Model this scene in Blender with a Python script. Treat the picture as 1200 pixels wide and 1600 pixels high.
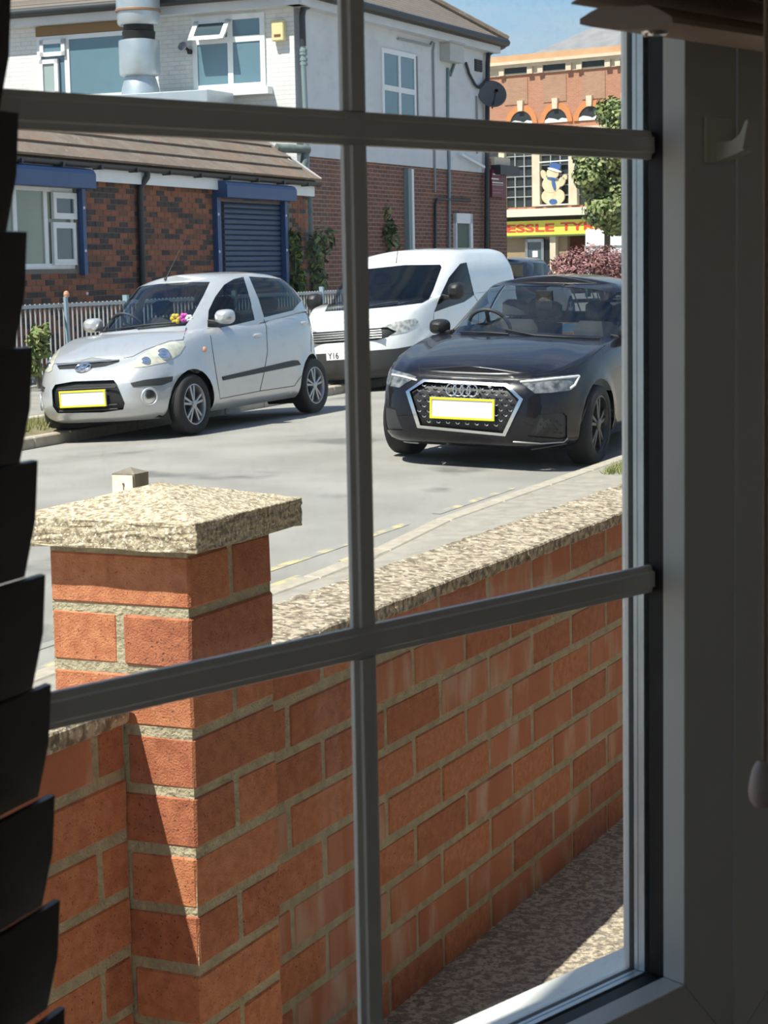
import bpy, bmesh, math, random
import numpy as np
from mathutils import Vector, Matrix
from mathutils.bvhtree import BVHTree

random.seed(7)
for o in list(bpy.data.objects):
    bpy.data.objects.remove(o, do_unlink=True)
SC = bpy.context.scene
COL = SC.collection

# ------------------------------------------------------------------ camera
F = 3100.0                       # focal length in pixels of a 1200x1600 frame
PITCH = math.atan(384 / F)
ROLL = 0.018
CAM = Vector((0, 0, 1.6))
_cp, _sp = math.cos(PITCH), math.sin(PITCH)
FWD = Vector((0, _cp, -_sp))
_dn = Vector((0, -_sp, -_cp))
_rt = Vector((1, 0, 0))
RGT = _rt * math.cos(ROLL) + _dn * math.sin(ROLL)
DWN = _dn * math.cos(ROLL) - _rt * math.sin(ROLL)
cam_d = bpy.data.cameras.new('camera')
cam_o = bpy.data.objects.new('camera', cam_d)
COL.objects.link(cam_o)
m = Matrix.Identity(4)
for i in range(3):
    m[i][0] = RGT[i]; m[i][1] = -DWN[i]; m[i][2] = -FWD[i]; m[i][3] = CAM[i]
cam_o.matrix_world = m
cam_d.sensor_fit = 'VERTICAL'
cam_d.sensor_height = 36.0
cam_d.lens = F / 1600 * 36.0
cam_d.clip_start = 0.02
cam_d.clip_end = 800
cam_d.dof.use_dof = True
cam_d.dof.focus_distance = 4.2
cam_d.dof.aperture_fstop = 42
SC.camera = cam_o

# ------------------------------------------------------------------ world, sun, exposure
SUN_TO = Vector((-0.469, -0.4115, 1.0)).normalized()
SC.view_settings.view_transform = 'Standard'
SC.view_settings.look = 'None'
SC.view_settings.gamma = 1.0
SC.view_settings.use_curve_mapping = False
SC.view_settings.exposure = 0.24
world = bpy.data.worlds.new('sky')
SC.world = world
world.use_nodes = True
wn = world.node_tree.nodes; wl = world.node_tree.links
for n in list(wn): wn.remove(n)
w_out = wn.new('ShaderNodeOutputWorld')
w_bg = wn.new('ShaderNodeBackground')
w_geo = wn.new('ShaderNodeTexCoord')
w_sep = wn.new('ShaderNodeSeparateXYZ')
w_ramp = wn.new('ShaderNodeValToRGB')
w_ramp.color_ramp.elements[0].position = 0.0
w_ramp.color_ramp.elements[0].color = (0.80, 0.91, 1.0, 1)
w_ramp.color_ramp.elements[1].position = 0.55
w_ramp.color_ramp.elements[1].color = (0.12, 0.30, 0.72, 1)
_e = w_ramp.color_ramp.elements.new(0.14); _e.color = (0.42, 0.76, 1.12, 1)
w_map = wn.new('ShaderNodeMapping'); w_map.inputs['Scale'].default_value = (1.5, 1.5, 9.0)
w_noise = wn.new('ShaderNodeTexNoise')
w_noise.inputs['Scale'].default_value = 2.6; w_noise.inputs['Detail'].default_value = 6; w_noise.inputs['Roughness'].default_value = 0.55
w_cr = wn.new('ShaderNodeValToRGB')
w_cr.color_ramp.elements[0].position = 0.40; w_cr.color_ramp.elements[0].color = (0, 0, 0, 1)
w_cr.color_ramp.elements[1].position = 0.72; w_cr.color_ramp.elements[1].color = (0.85, 0.85, 0.85, 1)
w_mix = wn.new('ShaderNodeMixRGB'); w_mix.inputs[2].default_value = (0.88, 0.93, 0.97, 1)
wl.new(w_geo.outputs['Generated'], w_sep.inputs[0])
wl.new(w_sep.outputs['Z'], w_ramp.inputs[0])
wl.new(w_geo.outputs['Generated'], w_map.inputs[0])
wl.new(w_map.outputs[0], w_noise.inputs[0])
wl.new(w_noise.outputs[0], w_cr.inputs[0])
wl.new(w_cr.outputs[0], w_mix.inputs[0])
wl.new(w_ramp.outputs[0], w_mix.inputs[1])
wl.new(w_mix.outputs[0], w_bg.inputs[0])
w_bg.inputs[1].default_value = 0.75
wl.new(w_bg.outputs[0], w_out.inputs[0])

sun_d = bpy.data.lights.new('sun', 'SUN')
sun_d.energy = 7.2
sun_d.color = (1.0, 0.94, 0.84)
sun_d.angle = math.radians(0.55)
sun_o = bpy.data.objects.new('sun', sun_d)
COL.objects.link(sun_o)
sun_o.rotation_euler = SUN_TO.to_track_quat('Z', 'Y').to_euler()
sun_o.location = (-10, -5, 30)

# ------------------------------------------------------------------ frames and helpers
AZ = math.radians(24.67)                     # the street runs along this bearing
ES = Vector((math.sin(AZ), math.cos(AZ), 0))  # along the street
EA = Vector((-math.cos(AZ), math.sin(AZ), 0)) # across the street, away from the house
UP = Vector((0, 0, 1))

class Frame:
    """right-handed-ish local frame: u along, v depth (into the thing), z up"""
    def __init__(s, o, u, v):
        s.o, s.u, s.v = Vector(o), Vector(u).normalized(), Vector(v).normalized()
    def __call__(s, u, v, z):
        return s.o + s.u * u + s.v * v + UP * z
    def loc(s, P):
        d = P - s.o
        return d.dot(s.u), d.dot(s.v), d.z
ST = Frame((-0.003, 3.112, 0), ES, EA)
def ray(x, y):
    return FWD * F + RGT * (x - 600) + DWN * (y - 800)
def proj(P):
    d = P - CAM; z = d.dot(FWD)
    return 600 + F * d.dot(RGT) / z, 800 + F * d.dot(DWN) / z
def on_plane(x, y, p0, n):
    v = ray(x, y); return CAM + v * ((p0 - CAM).dot(n) / v.dot(n))
def at_depth(x, y, Y):
    v = ray(x, y); return CAM + v * (Y / v.y)
def fpx(fr, x, y, v=0.0):
    """pixel -> (u, z) on the plane v=const of a frame"""
    P = on_plane(x, y, fr(0, v, 0), fr.v)
    a, b, c = fr.loc(P); return a, c

def tag(o, label=None, cat=None, group=None, kind=None):
    if label: o['label'] = label
    if cat: o['category'] = cat
    if group: o['group'] = group
    if kind: o['kind'] = kind
    return o
def empty(name, loc=(0, 0, 0), label=None, cat=None, group=None, kind=None, parent=None):
    o = bpy.data.objects.new(name, None); COL.objects.link(o)
    o.empty_display_size = 0.1
    o.location = loc
    if parent: o.parent = parent
    return tag(o, label, cat, group, kind)

class MB:
    def __init__(s):
        s.v = []; s.f = []; s.m = []
    def quadgrid(s, rows, mi=0, closed=False):
        b = len(s.v); n = len(rows[0])
        for r in rows: s.v += [tuple(p) for p in r]
        for i in range(len(rows) - 1):
            for j in range(n if closed else n - 1):
                k = (j + 1) % n
                s.f.append((b + i * n + j, b + i * n + k, b + (i + 1) * n + k, b + (i + 1) * n + j)); s.m.append(mi)
    def poly(s, pts, mi=0):
        b = len(s.v); s.v += [tuple(p) for p in pts]; s.f.append(tuple(range(b, b + len(pts)))); s.m.append(mi)
    def hexa(s, p, mi=0):
        """p: 8 points, bottom 0-3 and top 4-7"""
        b = len(s.v); s.v += [tuple(q) for q in p]
        for f in ((0, 3, 2, 1), (4, 5, 6, 7), (0, 1, 5, 4), (1, 2, 6, 5), (2, 3, 7, 6), (3, 0, 4, 7)):
            s.f.append(tuple(b + i for i in f)); s.m.append(mi)
    def box(s, fr, u0, u1, v0, v1, z0, z1, mi=0):
        s.hexa([fr(u0, v0, z0), fr(u1, v0, z0), fr(u1, v1, z0), fr(u0, v1, z0), fr(u0, v0, z1), fr(u1, v0, z1), fr(u1, v1, z1), fr(u0, v1, z1)], mi)
    def prism(s, pts, d, mi=0):
        """polygon pts extruded by vector d"""
        b = len(s.v); n = len(pts); d = Vector(d)
        s.v += [tuple(p) for p in pts] + [tuple(Vector(p) + d) for p in pts]
        s.f.append(tuple(range(b + n - 1, b - 1, -1))); s.m.append(mi)
        s.f.append(tuple(range(b + n, b + 2 * n))); s.m.append(mi)
        for i in range(n):
            j = (i + 1) % n
            s.f.append((b + i, b + j, b + n + j, b + n + i)); s.m.append(mi)
    def tube(s, pts, r, n=8, mi=0, cap=True):
        pts = [Vector(p) for p in pts]; rows = []
        rr = r if isinstance(r, (list, tuple)) else [r] * len(pts)
        ref = None
        for i, p in enumerate(pts):
            a = pts[max(i - 1, 0)]; c = pts[min(i + 1, len(pts) - 1)]
            t = (c - a).normalized()
            if ref is None:
                ref = t.orthogonal().normalized()
            x = (ref - t * ref.dot(t))
            x = x.normalized() if x.length > 1e-6 else t.orthogonal().normalized()
            ref = x; y = t.cross(x)
            rows.append([p + (x * math.cos(2 * math.pi * k / n) + y * math.sin(2 * math.pi * k / n)) * rr[i] for k in range(n)])
        s.quadgrid(rows, mi, True)
        if cap:
            s.poly(rows[0][::-1], mi); s.poly(rows[-1], mi)
    def lathe(s, o, ax, prof, n=24, mi=0, cap=False):
        """prof: list of (r, h) along axis ax from o"""
        o = Vector(o); ax = Vector(ax).normalized(); x = ax.orthogonal().normalized(); y = ax.cross(x)
        rows = [[o + ax * h + (x * math.cos(2 * math.pi * k / n) + y * math.sin(2 * math.pi * k / n)) * r for k in range(n)] for r, h in prof]
        s.quadgrid(rows, mi, True)
        if cap:
            s.poly(rows[0][::-1], mi); s.poly(rows[-1], mi)
    def build(s, name, mats, parent=None, smooth=False, fix=True, merge=0.0):
        me = bpy.data.meshes.new(name)
        me.from_pydata(s.v, [], s.f)
        if not isinstance(mats, (list, tuple)): mats = [mats]
        for mm in mats: me.materials.append(mm)
        me.polygons.foreach_set('material_index', s.m)
        if fix or merge:
            bm = bmesh.new(); bm.from_mesh(me)
            if merge: bmesh.ops.remove_doubles(bm, verts=bm.verts, dist=merge)
            if fix: bmesh.ops.recalc_face_normals(bm, faces=bm.faces)
            bm.to_mesh(me); bm.free()
        if smooth: me.polygons.foreach_set('use_smooth', [True] * len(me.polygons))
        return obj(name, me, parent)
def obj(name, me, parent=None):
    o = bpy.data.objects.new(name, me); COL.objects.link(o)
    if parent:
        o.parent = parent
        o.matrix_parent_inverse = parent_inv(parent)
    return o
def wmat(q):
    b = Matrix.LocRotScale(q.location, q.rotation_euler, q.scale)
    return wmat(q.parent) @ q.matrix_parent_inverse @ b if q.parent else b
def parent_inv(p):
    return wmat(p).inverted()
def sharpen(o, ang=35):
    """smooth shading with edges sharper than ang kept"""
    me = o.data
    bm = bmesh.new(); bm.from_mesh(me)
    for e in bm.edges:
        e.smooth = not (len(e.link_faces) == 2 and e.calc_face_angle(0) > math.radians(ang))
    for f in bm.faces: f.smooth = True
    bm.to_mesh(me); bm.free()
    return o
def bevel(o, w=0.003, seg=1, ang=30):
    bm = bmesh.new(); bm.from_mesh(o.data)
    ed = [e for e in bm.edges if len(e.link_faces) == 2 and e.calc_face_angle(0) > math.radians(ang)]
    bmesh.ops.bevel(bm, geom=ed, offset=w, segments=seg, affect='EDGES', profile=0.5, clamp_overlap=True)
    bm.to_mesh(o.data); bm.free(); return o

# ------------------------------------------------------------------ materials
MATS = {}
def mat(name, col, rough=0.6, metal=0.0, col2=None, nscale=20, namt=1.0, bump=0.0, bscale=60, coat=0.0, stretch=None, spec=0.5, detail=6, lo=0.35, hi=0.65, col3=None, n3=5, lo3=.55, hi3=.7):
    if name in MATS: return MATS[name]
    M = bpy.data.materials.new(name); M.use_nodes = True
    nt = M.node_tree; N = nt.nodes; L = nt.links
    b = N['Principled BSDF']
    b.inputs['Roughness'].default_value = rough
    b.inputs['Metallic'].default_value = metal
    b.inputs['Specular IOR Level'].default_value = spec
    if coat:
        b.inputs['Coat Weight'].default_value = coat; b.inputs['Coat Roughness'].default_value = 0.03
    c4 = tuple(col) + (1,)
    b.inputs['Base Color'].default_value = c4
    tc = None
    def coords():
        nonlocal tc
        if tc is None:
            t = N.new('ShaderNodeTexCoord'); mp = N.new('ShaderNodeMapping')
            oi = N.new('ShaderNodeObjectInfo'); sc = N.new('ShaderNodeMath'); sc.operation = 'MULTIPLY'; sc.inputs[1].default_value = 37.0
            ad = N.new('ShaderNodeVectorMath'); ad.operation = 'ADD'
            L.new(oi.outputs['Random'], sc.inputs[0]); L.new(t.outputs['Object'], ad.inputs[0]); L.new(sc.outputs[0], ad.inputs[1])
            L.new(ad.outputs[0], mp.inputs[0])
            if stretch: mp.inputs['Scale'].default_value = stretch
            tc = mp
        return tc.outputs[0]
    if col2:
        nz = N.new('ShaderNodeTexNoise'); nz.inputs['Scale'].default_value = nscale; nz.inputs['Detail'].default_value = detail
        L.new(coords(), nz.inputs[0])
        r = N.new('ShaderNodeValToRGB'); r.color_ramp.elements[0].position = lo; r.color_ramp.elements[1].position = hi
        r.color_ramp.elements[0].color = c4; r.color_ramp.elements[1].color = tuple(col2) + (1,)
        L.new(nz.outputs[0], r.inputs[0]); out = r.outputs[0]
        if col3:
            n2 = N.new('ShaderNodeTexNoise'); n2.inputs['Scale'].default_value = n3; n2.inputs['Detail'].default_value = 8
            L.new(coords(), n2.inputs[0])
            r2 = N.new('ShaderNodeValToRGB'); r2.color_ramp.elements[0].position = lo3; r2.color_ramp.elements[1].position = hi3
            r2.color_ramp.elements[0].color = (0, 0, 0, 1); r2.color_ramp.elements[1].color = (1, 1, 1, 1)
            L.new(n2.outputs[0], r2.inputs[0])
            mx = N.new('ShaderNodeMixRGB'); mx.inputs[2].default_value = tuple(col3) + (1,)
            L.new(r2.outputs[0], mx.inputs[0]); L.new(out, mx.inputs[1]); out = mx.outputs[0]
        L.new(out, b.inputs['Base Color'])
    if bump:
        nb = N.new('ShaderNodeTexNoise'); nb.inputs['Scale'].default_value = bscale; nb.inputs['Detail'].default_value = 5
        L.new(coords(), nb.inputs[0])
        bp = N.new('ShaderNodeBump'); bp.inputs['Strength'].default_value = bump; bp.inputs['Distance'].default_value = 0.01
        L.new(nb.outputs[0], bp.inputs['Height']); L.new(bp.outputs[0], b.inputs['Normal'])
    MATS[name] = M
    return M
def glass_mat(name, tint=(1, 1, 1), gloss=1.0, rough=0.0, ior=1.45, dirt=0.0, body=None, bodyfac=0.0):
    """thin pane: see-through sheet with a Fresnel reflection, optionally partly opaque"""
    if name in MATS: return MATS[name]
    M = bpy.data.materials.new(name); M.use_nodes = True
    nt = M.node_tree; N = nt.nodes; L = nt.links
    for n in list(N): N.remove(n)
    o = N.new('ShaderNodeOutputMaterial'); t = N.new('ShaderNodeBsdfTransparent'); t.inputs[0].default_value = tuple(tint) + (1,)
    g = N.new('ShaderNodeBsdfGlossy'); g.inputs['Roughness'].default_value = rough
    fr = N.new('ShaderNodeFresnel'); fr.inputs[0].default_value = ior
    ge = N.new('ShaderNodeNewGeometry'); inv = N.new('ShaderNodeMath'); inv.operation = 'SUBTRACT'; inv.inputs[0].default_value = 1.0
    L.new(ge.outputs['Backfacing'], inv.inputs[1])
    mu = N.new('ShaderNodeMath'); mu.operation = 'MULTIPLY'; mu.inputs[1].default_value = gloss
    L.new(fr.outputs[0], mu.inputs[0])
    m2 = N.new('ShaderNodeMath'); m2.operation = 'MULTIPLY'
    L.new(mu.outputs[0], m2.inputs[0]); L.new(inv.outputs[0], m2.inputs[1]); 
    mx = N.new('ShaderNodeMixShader')
    L.new(m2.outputs[0], mx.inputs[0]); 
    src = t.outputs[0]
    if bodyfac:
        d = N.new('ShaderNodeBsdfDiffuse'); d.inputs[0].default_value = tuple(body) + (1,)
        m0 = N.new('ShaderNodeMixShader'); m0.inputs[0].default_value = bodyfac
        L.new(src, m0.inputs[1]); L.new(d.outputs[0], m0.inputs[2]); src = m0.outputs[0]
    if dirt:
        d = N.new('ShaderNodeBsdfDiffuse'); d.inputs[0].default_value = (.8, .8, .78, 1)
        tc = N.new('ShaderNodeTexCoord'); nz = N.new('ShaderNodeTexNoise'); nz.inputs['Scale'].default_value = 180; nz.inputs['Detail'].default_value = 3
        L.new(tc.outputs['Object'], nz.inputs[0])
        r = N.new('ShaderNodeValToRGB'); r.color_ramp.elements[0].position = .60; r.color_ramp.elements[1].position = .80
        r.color_ramp.elements[0].color = (.004, .004, .004, 1); r.color_ramp.elements[1].color = (dirt, dirt, dirt, 1)
        L.new(nz.outputs[0], r.inputs[0])
        m0 = N.new('ShaderNodeMixShader'); L.new(r.outputs[0], m0.inputs[0]); L.new(src, m0.inputs[1]); L.new(d.outputs[0], m0.inputs[2]); src = m0.outputs[0]
    L.new(src, mx.inputs[1]); L.new(g.outputs[0], mx.inputs[2])
    L.new(mx.outputs[0], o.inputs[0])
    MATS[name] = M
    return M
def brick_tex(name, c1, c2, mortar, bw=0.215, rh=0.065, ms=0.01, bias=0.0, off=0.5, rough=.85, bump=.5, frame=None, noise=0.0):
    """far masonry whose bricks are too small to tell apart: u along the wall, z up"""
    if name in MATS: return MATS[name]
    M = bpy.data.materials.new(name); M.use_nodes = True
    nt = M.node_tree; N = nt.nodes; L = nt.links; b = N['Principled BSDF']; b.inputs['Roughness'].default_value = rough
    ge = N.new('ShaderNodeNewGeometry')
    dot = N.new('ShaderNodeVectorMath'); dot.operation = 'DOT_PRODUCT'; dot.inputs[1].default_value = tuple(frame.u) if frame else (1, 0, 0)
    L.new(ge.outputs['Position'], dot.inputs[0])
    sp = N.new('ShaderNodeSeparateXYZ'); L.new(ge.outputs['Position'], sp.inputs[0])
    cb = N.new('ShaderNodeCombineXYZ'); L.new(dot.outputs['Value'], cb.inputs[0]); L.new(sp.outputs['Z'], cb.inputs[1])
    br = N.new('ShaderNodeTexBrick'); br.inputs['Scale'].default_value = 1.0
    br.inputs['Color1'].default_value = tuple(c1) + (1,); br.inputs['Color2'].default_value = tuple(c2) + (1,); br.inputs['Mortar'].default_value = tuple(mortar) + (1,)
    br.inputs['Brick Width'].default_value = bw + ms; br.inputs['Row Height'].default_value = rh + ms; br.inputs['Mortar Size'].default_value = ms * .5; br.inputs['Bias'].default_value = bias
    br.inputs['Mortar Smooth'].default_value = 0.1
    br.offset = off
    L.new(cb.outputs[0], br.inputs[0])
    out = br.outputs[0]
    if noise:
        nz = N.new('ShaderNodeTexNoise'); nz.inputs['Scale'].default_value = .9; nz.inputs['Detail'].default_value = 6; L.new(ge.outputs['Position'], nz.inputs[0])
        hs = N.new('ShaderNodeMixRGB'); hs.blend_type = 'MULTIPLY'; hs.inputs[0].default_value = noise
        L.new(out, hs.inputs[1]); L.new(nz.outputs[0], hs.inputs[2]); out = hs.outputs[0]
    L.new(out, b.inputs['Base Color'])
    if bump:
        bp = N.new('ShaderNodeBump'); bp.inputs['Strength'].default_value = bump; bp.inputs['Distance'].default_value = .01; bp.invert = True
        L.new(br.outputs['Fac'], bp.inputs['Height']); L.new(bp.outputs[0], b.inputs['Normal'])
    MATS[name] = M
    return M
# ------------------------------------------------------------------ ground: road, kerbs, pavements
def road_z(s, a):
    return 0.085 + 0.012 * (min(s, 34) - 13.5) - 0.010 * (a - 6.2) ** 2
M_road = mat('road_asphalt', (.26, .248, .222), .85, col2=(.33, .315, .285), nscale=1.1, bump=.35, bscale=90, col3=(.16, .156, .145), n3=.9, lo3=.60, hi3=.68, stretch=(1, 1, 1))
M_pave = mat('pavement_asphalt', (.30, .275, .232), .9, col2=(.38, .35, .295), nscale=9, bump=.4, bscale=120)
M_kerb = mat('kerb_concrete', (.38, .33, .26), .9, col2=(.46, .41, .33), nscale=14, bump=.3, bscale=80)
M_yel = mat('worn_yellow_paint', (.56, .47, .24), .8, col2=(.31, .30, .27), nscale=6, lo=.40, hi=.52, bump=.3, bscale=90)
M_grass = mat('verge_grass', (.20, .24, .07), .9, col2=(.34, .33, .14), nscale=25)
M_soil = mat('verge_soil', (.17, .14, .09), .95, col2=(.24, .21, .12), nscale=12, bump=.5, bscale=50)
M_slab = mat('far_pavement', (.24, .23, .21), .9, col2=(.32, .30, .27), nscale=4, bump=.3, bscale=60)

KN, KF = 3.5, 9.32            # near and far kerb lines
def strip(name, a_z, s0, s1, ds, M, kind='structure', parent=None):
    mb = MB(); rows = []
    n = max(1, int((s1 - s0) / ds))
    for i in range(n + 1):
        s = s0 + (s1 - s0) * i / n
        rows.append([ST(s, a, z(s) if callable(z) else z) for a, z in a_z])
    mb.quadgrid(rows)
    o = mb.build(name, M, parent, smooth=True)
    if kind: tag(o, kind=kind)
    return o
strip('road', [(KN + (KF - KN) * i / 14, (lambda a: (lambda s: road_z(s, a)))(KN + (KF - KN) * i / 14)) for i in range(15)], -12, 60, 1.0, M_road)
ktop = lambda s: road_z(s, KN) + .095
kdrop = lambda s: road_z(s, KN) + (.03 if s < 7.2 else .095 if s > 8.4 else .03 + .065 * (s - 7.2) / 1.2)
strip('pavement', [(KN - .125, lambda s: kdrop(s) - .006), (KN - .5, lambda s: .45 * kdrop(s) + .55 * ktop(s)), (KN - 1.1, lambda s: ktop(s) + .02), (0.09, lambda s: ktop(s) + .06)], -12, 60, .6, M_pave)
strip('far_verge', [(KF + .125, lambda s: road_z(s, KF) + .10), (KF + .2, lambda s: road_z(s, KF) + .12), (KF + .90, lambda s: road_z(s, KF) + .15)], -12, 60, 1.0, M_soil)
strip('far_pavement', [(KF + .90, lambda s: road_z(s, KF) + .155), (KF + 1.6, lambda s: road_z(s, KF) + .24), (KF + 2.6, lambda s: .33), (KF + 8, lambda s: .34)], -12, 60, 1.0, M_slab)
mb = MB(); mb.quadgrid([[Vector((-160, -40, -.30)), Vector((160, -40, -.30))], [Vector((-160, 260, -.30)), Vector((160, 260, -.30))]])
tag(mb.build('ground', M_slab), kind='structure')
# kerb stones, one by one
def kerb(name, a0, a1, zt, s0, s1, label=None):
    e = empty(name, ST(s0, a0, 0), kind='structure')
    s = s0
    while s < s1:
        mb = MB(); L_ = .905; g = .006
        p = []
        for zz in (-.25, 0):
            for ss, aa in ((s + g, a0), (s + L_, a0), (s + L_, a1), (s + g, a1)):
                p.append(ST(ss, aa, zt(ss) + zz))
        mb.hexa(p); o = mb.build('kerb_stone', M_kerb, e); bevel(o, .012)
        s += L_ + .004
kerb('kerb_near', KN - .125, KN, kdrop, 2.0, 22)
kerb('kerb_far', KF, KF + .125, lambda s: road_z(s, KF) + .105, 8, 26)
# worn double yellow lines by the near kerb
for a0 in (KN + .04, KN + .27):
    s_ = 2.0
    while s_ < 11.0:
        strip('yellow_line', [(a0, lambda s: road_z(s, a0) + .0025), (a0 + .06, lambda s: road_z(s, a0 + .06) + .0025)], s_, s_ + 1.4, .3, M_yel)
        s_ += random.choice((1.4, 1.9, 2.4))
# grass tufts on the far verge
def tufts(name, spots, h, n, M, spread, label):
    mb = MB()
    for P in spots:
        for k in range(n):
            b = P + Vector((random.uniform(-spread, spread), random.uniform(-spread, spread), 0))
            t = b + Vector((random.uniform(-.04, .04), random.uniform(-.04, .04), h * random.uniform(.5, 1.1)))
            w = Vector((random.uniform(-1, 1), random.uniform(-1, 1), 0)).normalized() * .006
            mb.poly([b - w, b + w, t])
    o = mb.build(name, M, fix=False)
    return tag(o, label, 'grass', kind='stuff')
tufts('verge_grass', [ST(s_ * .25, random.uniform(KF + .30, KF + .80), road_z(s_ * .25, KF) + .12) for s_ in [43 + k * .42 for k in range(36)]], .11, 60, M_grass, .16, 'green grass tufts on the far verge beside the silver hatchback')
tufts('kerb_weeds', [ST(10.9 + i * .09, random.uniform(KN - .38, KN - .2), kdrop(11.2) - .004) for i in range(11)], .06, 40, M_grass, .07, 'small green weeds behind the near kerb below the black car')

# ------------------------------------------------------------------ garden path inside the wall
M_path = mat('path_aggregate', (.26, .225, .18), .9, col2=(.56, .48, .37), nscale=75, lo=.42, hi=.58, detail=2, bump=.9, bscale=85, col3=(.20, .17, .13), n3=130, lo3=.56, hi3=.62)
mb = MB()
mb.quadgrid([[ST(-3, .02, .392), ST(5, .02, .392)], [ST(-3, -1.2, .385), ST(5, -1.2, .385)], [ST(-3, -4, .38), ST(5, -4, .38)]])
tag(mb.build('garden_path', M_path), kind='structure')

# ------------------------------------------------------------------ bricks
B_or = mat('brick_orange_red', (.46, .155, .07), .88, col2=(.60, .24, .115), nscale=70, bump=.35, bscale=420, col3=(.10, .04, .025), n3=330, lo3=.62, hi3=.68)
B_rd = mat('brick_deep_red', (.36, .115, .055), .88, col2=(.50, .18, .09), nscale=60, bump=.35, bscale=420, col3=(.08, .035, .025), n3=300, lo3=.61, hi3=.67)
B_bl = mat('brick_bloomed', (.42, .14, .07), .9, col2=(.50, .19, .10), nscale=8, bump=.22, bscale=300, col3=(.56, .42, .34), n3=16, lo3=.50, hi3=.75, stretch=(1, 1, .35))
M_mort = mat('mortar', (.35, .31, .215), .95, col2=(.48, .43, .30), nscale=40, bump=.6, bscale=160)
_bm = {}
def brick_mesh(ls, la, h, M, k):
    key = (round(ls, 3), round(la, 3), round(h, 3), M.name, k)
    if key in _bm: return _bm[key]
    rnd = random.Random(hash((k, 11)) & 0xffff)
    bm = bmesh.new()
    bmesh.ops.create_cube(bm, size=1.0)
    bmesh.ops.scale(bm, vec=(ls, la, h), verts=bm.verts)
    for v in bm.verts:
        v.co += Vector((rnd.uniform(-1, 1), rnd.uniform(-.4, .4), rnd.uniform(-1, 1))) * .0016
    bmesh.ops.bevel(bm, geom=list(bm.edges), offset=.0032, segments=1, affect='EDGES')
    me = bpy.data.meshes.new('brick'); bm.to_mesh(me); bm.free(); me.materials.append(M)
    _bm[key] = me; return me
ROT_ST = Matrix((ES, EA, UP)).transposed().to_euler()
def put_brick(parent, s, a, z, ls, la, h, M, k, fr=None, name='brick', jit=.0012):
    o = bpy.data.objects.new(name, brick_mesh(ls, la, h, M, k)); COL.objects.link(o)
    fr = fr or ST
    o.parent = parent; o.matrix_parent_inverse = parent_inv(parent)
    o.location = fr(s + random.uniform(-jit, jit), a + random.uniform(-jit, jit), z + random.uniform(-jit, jit))
    o.rotation_euler = Matrix((fr.u, fr.v, UP)).transposed().to_euler() if fr is not ST else ROT_ST
    return o
PS, PA = -.774, -.097           # pillar's near inner corner
ZL1 = .904                      # a bed joint of the wall
def wall_run(name, s0, s1, label, bloom, first=0.0, copes=None):
    e = empty(name, ST((s0 + s1) / 2, .05, .392), label, 'wall')
    mb = MB(); mb.box(ST, s0, s1, .0018, .1007, .25, 1.047)
    mb.build('mortar_bed', M_mort, e)
    for j in range(-7, 2):
        z = ZL1 + .0375 + .075 * j
        hh = .064 if j < 1 else .061
        off = 0.0 if j % 2 else .1125
        s = s0 - ((s0 - off) % .225) if False else None
        k0 = math.floor((s0 - off - first) / .225)
        for i in range(k0, math.ceil((s1 - off - first) / .225) + 1):
            a_ = off + first + i * .225 + .005; b_ = a_ + .215
            a_, b_ = max(a_, s0), min(b_, s1)
            if b_ - a_ < .03: continue
            M = random.choices((B_or, B_rd, B_bl), bloom)[0]
            L_ = round((b_ - a_) / .02) * .02 if b_ - a_ < .21 else .215
            put_brick(e, (a_ + b_) / 2, .05125, z, (b_ - a_ if b_ - a_ < .21 else .2135), .1025, hh, M, random.randrange(3))
    return e
gw = wall_run('garden_wall', PS + .2155, 3.2, 'red brick garden wall with lichen coping running right of the pillar', (3, 2, 3.2))
gl = wall_run('garden_wall', -2.6, PS - .0005, 'shaded red brick garden wall running left of the pillar behind the blind slats', (3, 3, 1.6), first=.06)
M_cope = mat('coping_lichen', (.17, .135, .095), .95, col2=(.52, .44, .33), nscale=70, lo=.40, hi=.60, bump=.45, bscale=150, col3=(.78, .73, .60), n3=120, lo3=.58, hi3=.68)
def coping(e, s0, s1):
    mb = MB()
    p = [ST(s0, -.012, 1.046), ST(s1, -.012, 1.046), ST(s1, .128, 1.046), ST(s0, .128, 1.046), ST(s0, -.012, 1.071), ST(s1, -.012, 1.071), ST(s1, .128, 1.083), ST(s0, .128, 1.083)]
    mb.hexa(p); o = mb.build('coping_stone', M_cope, e)
    bm = bmesh.new(); bm.from_mesh(o.data)
    bmesh.ops.subdivide_edges(bm, edges=[ed for ed in bm.edges if ed.calc_length() > .3], cuts=24)
    r = random.Random(int(s0 * 100))
    for v in bm.verts: v.co += Vector((r.uniform(-1, 1), r.uniform(-1, 1), r.uniform(-1, .6))) * .0018
    bm.to_mesh(o.data); bm.free(); bevel(o, .003)
for s0, s1 in ((PS + .217, .02), (.026, .62), (.626, 1.22), (1.226, 1.82), (1.826, 2.42), (2.426, 3.02)): coping(gw, s0, s1)
for s0, s1 in ((-.98, PS - .004), (-1.58, -.985), (-2.18, -1.585)): coping(gl, s0, s1)

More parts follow.
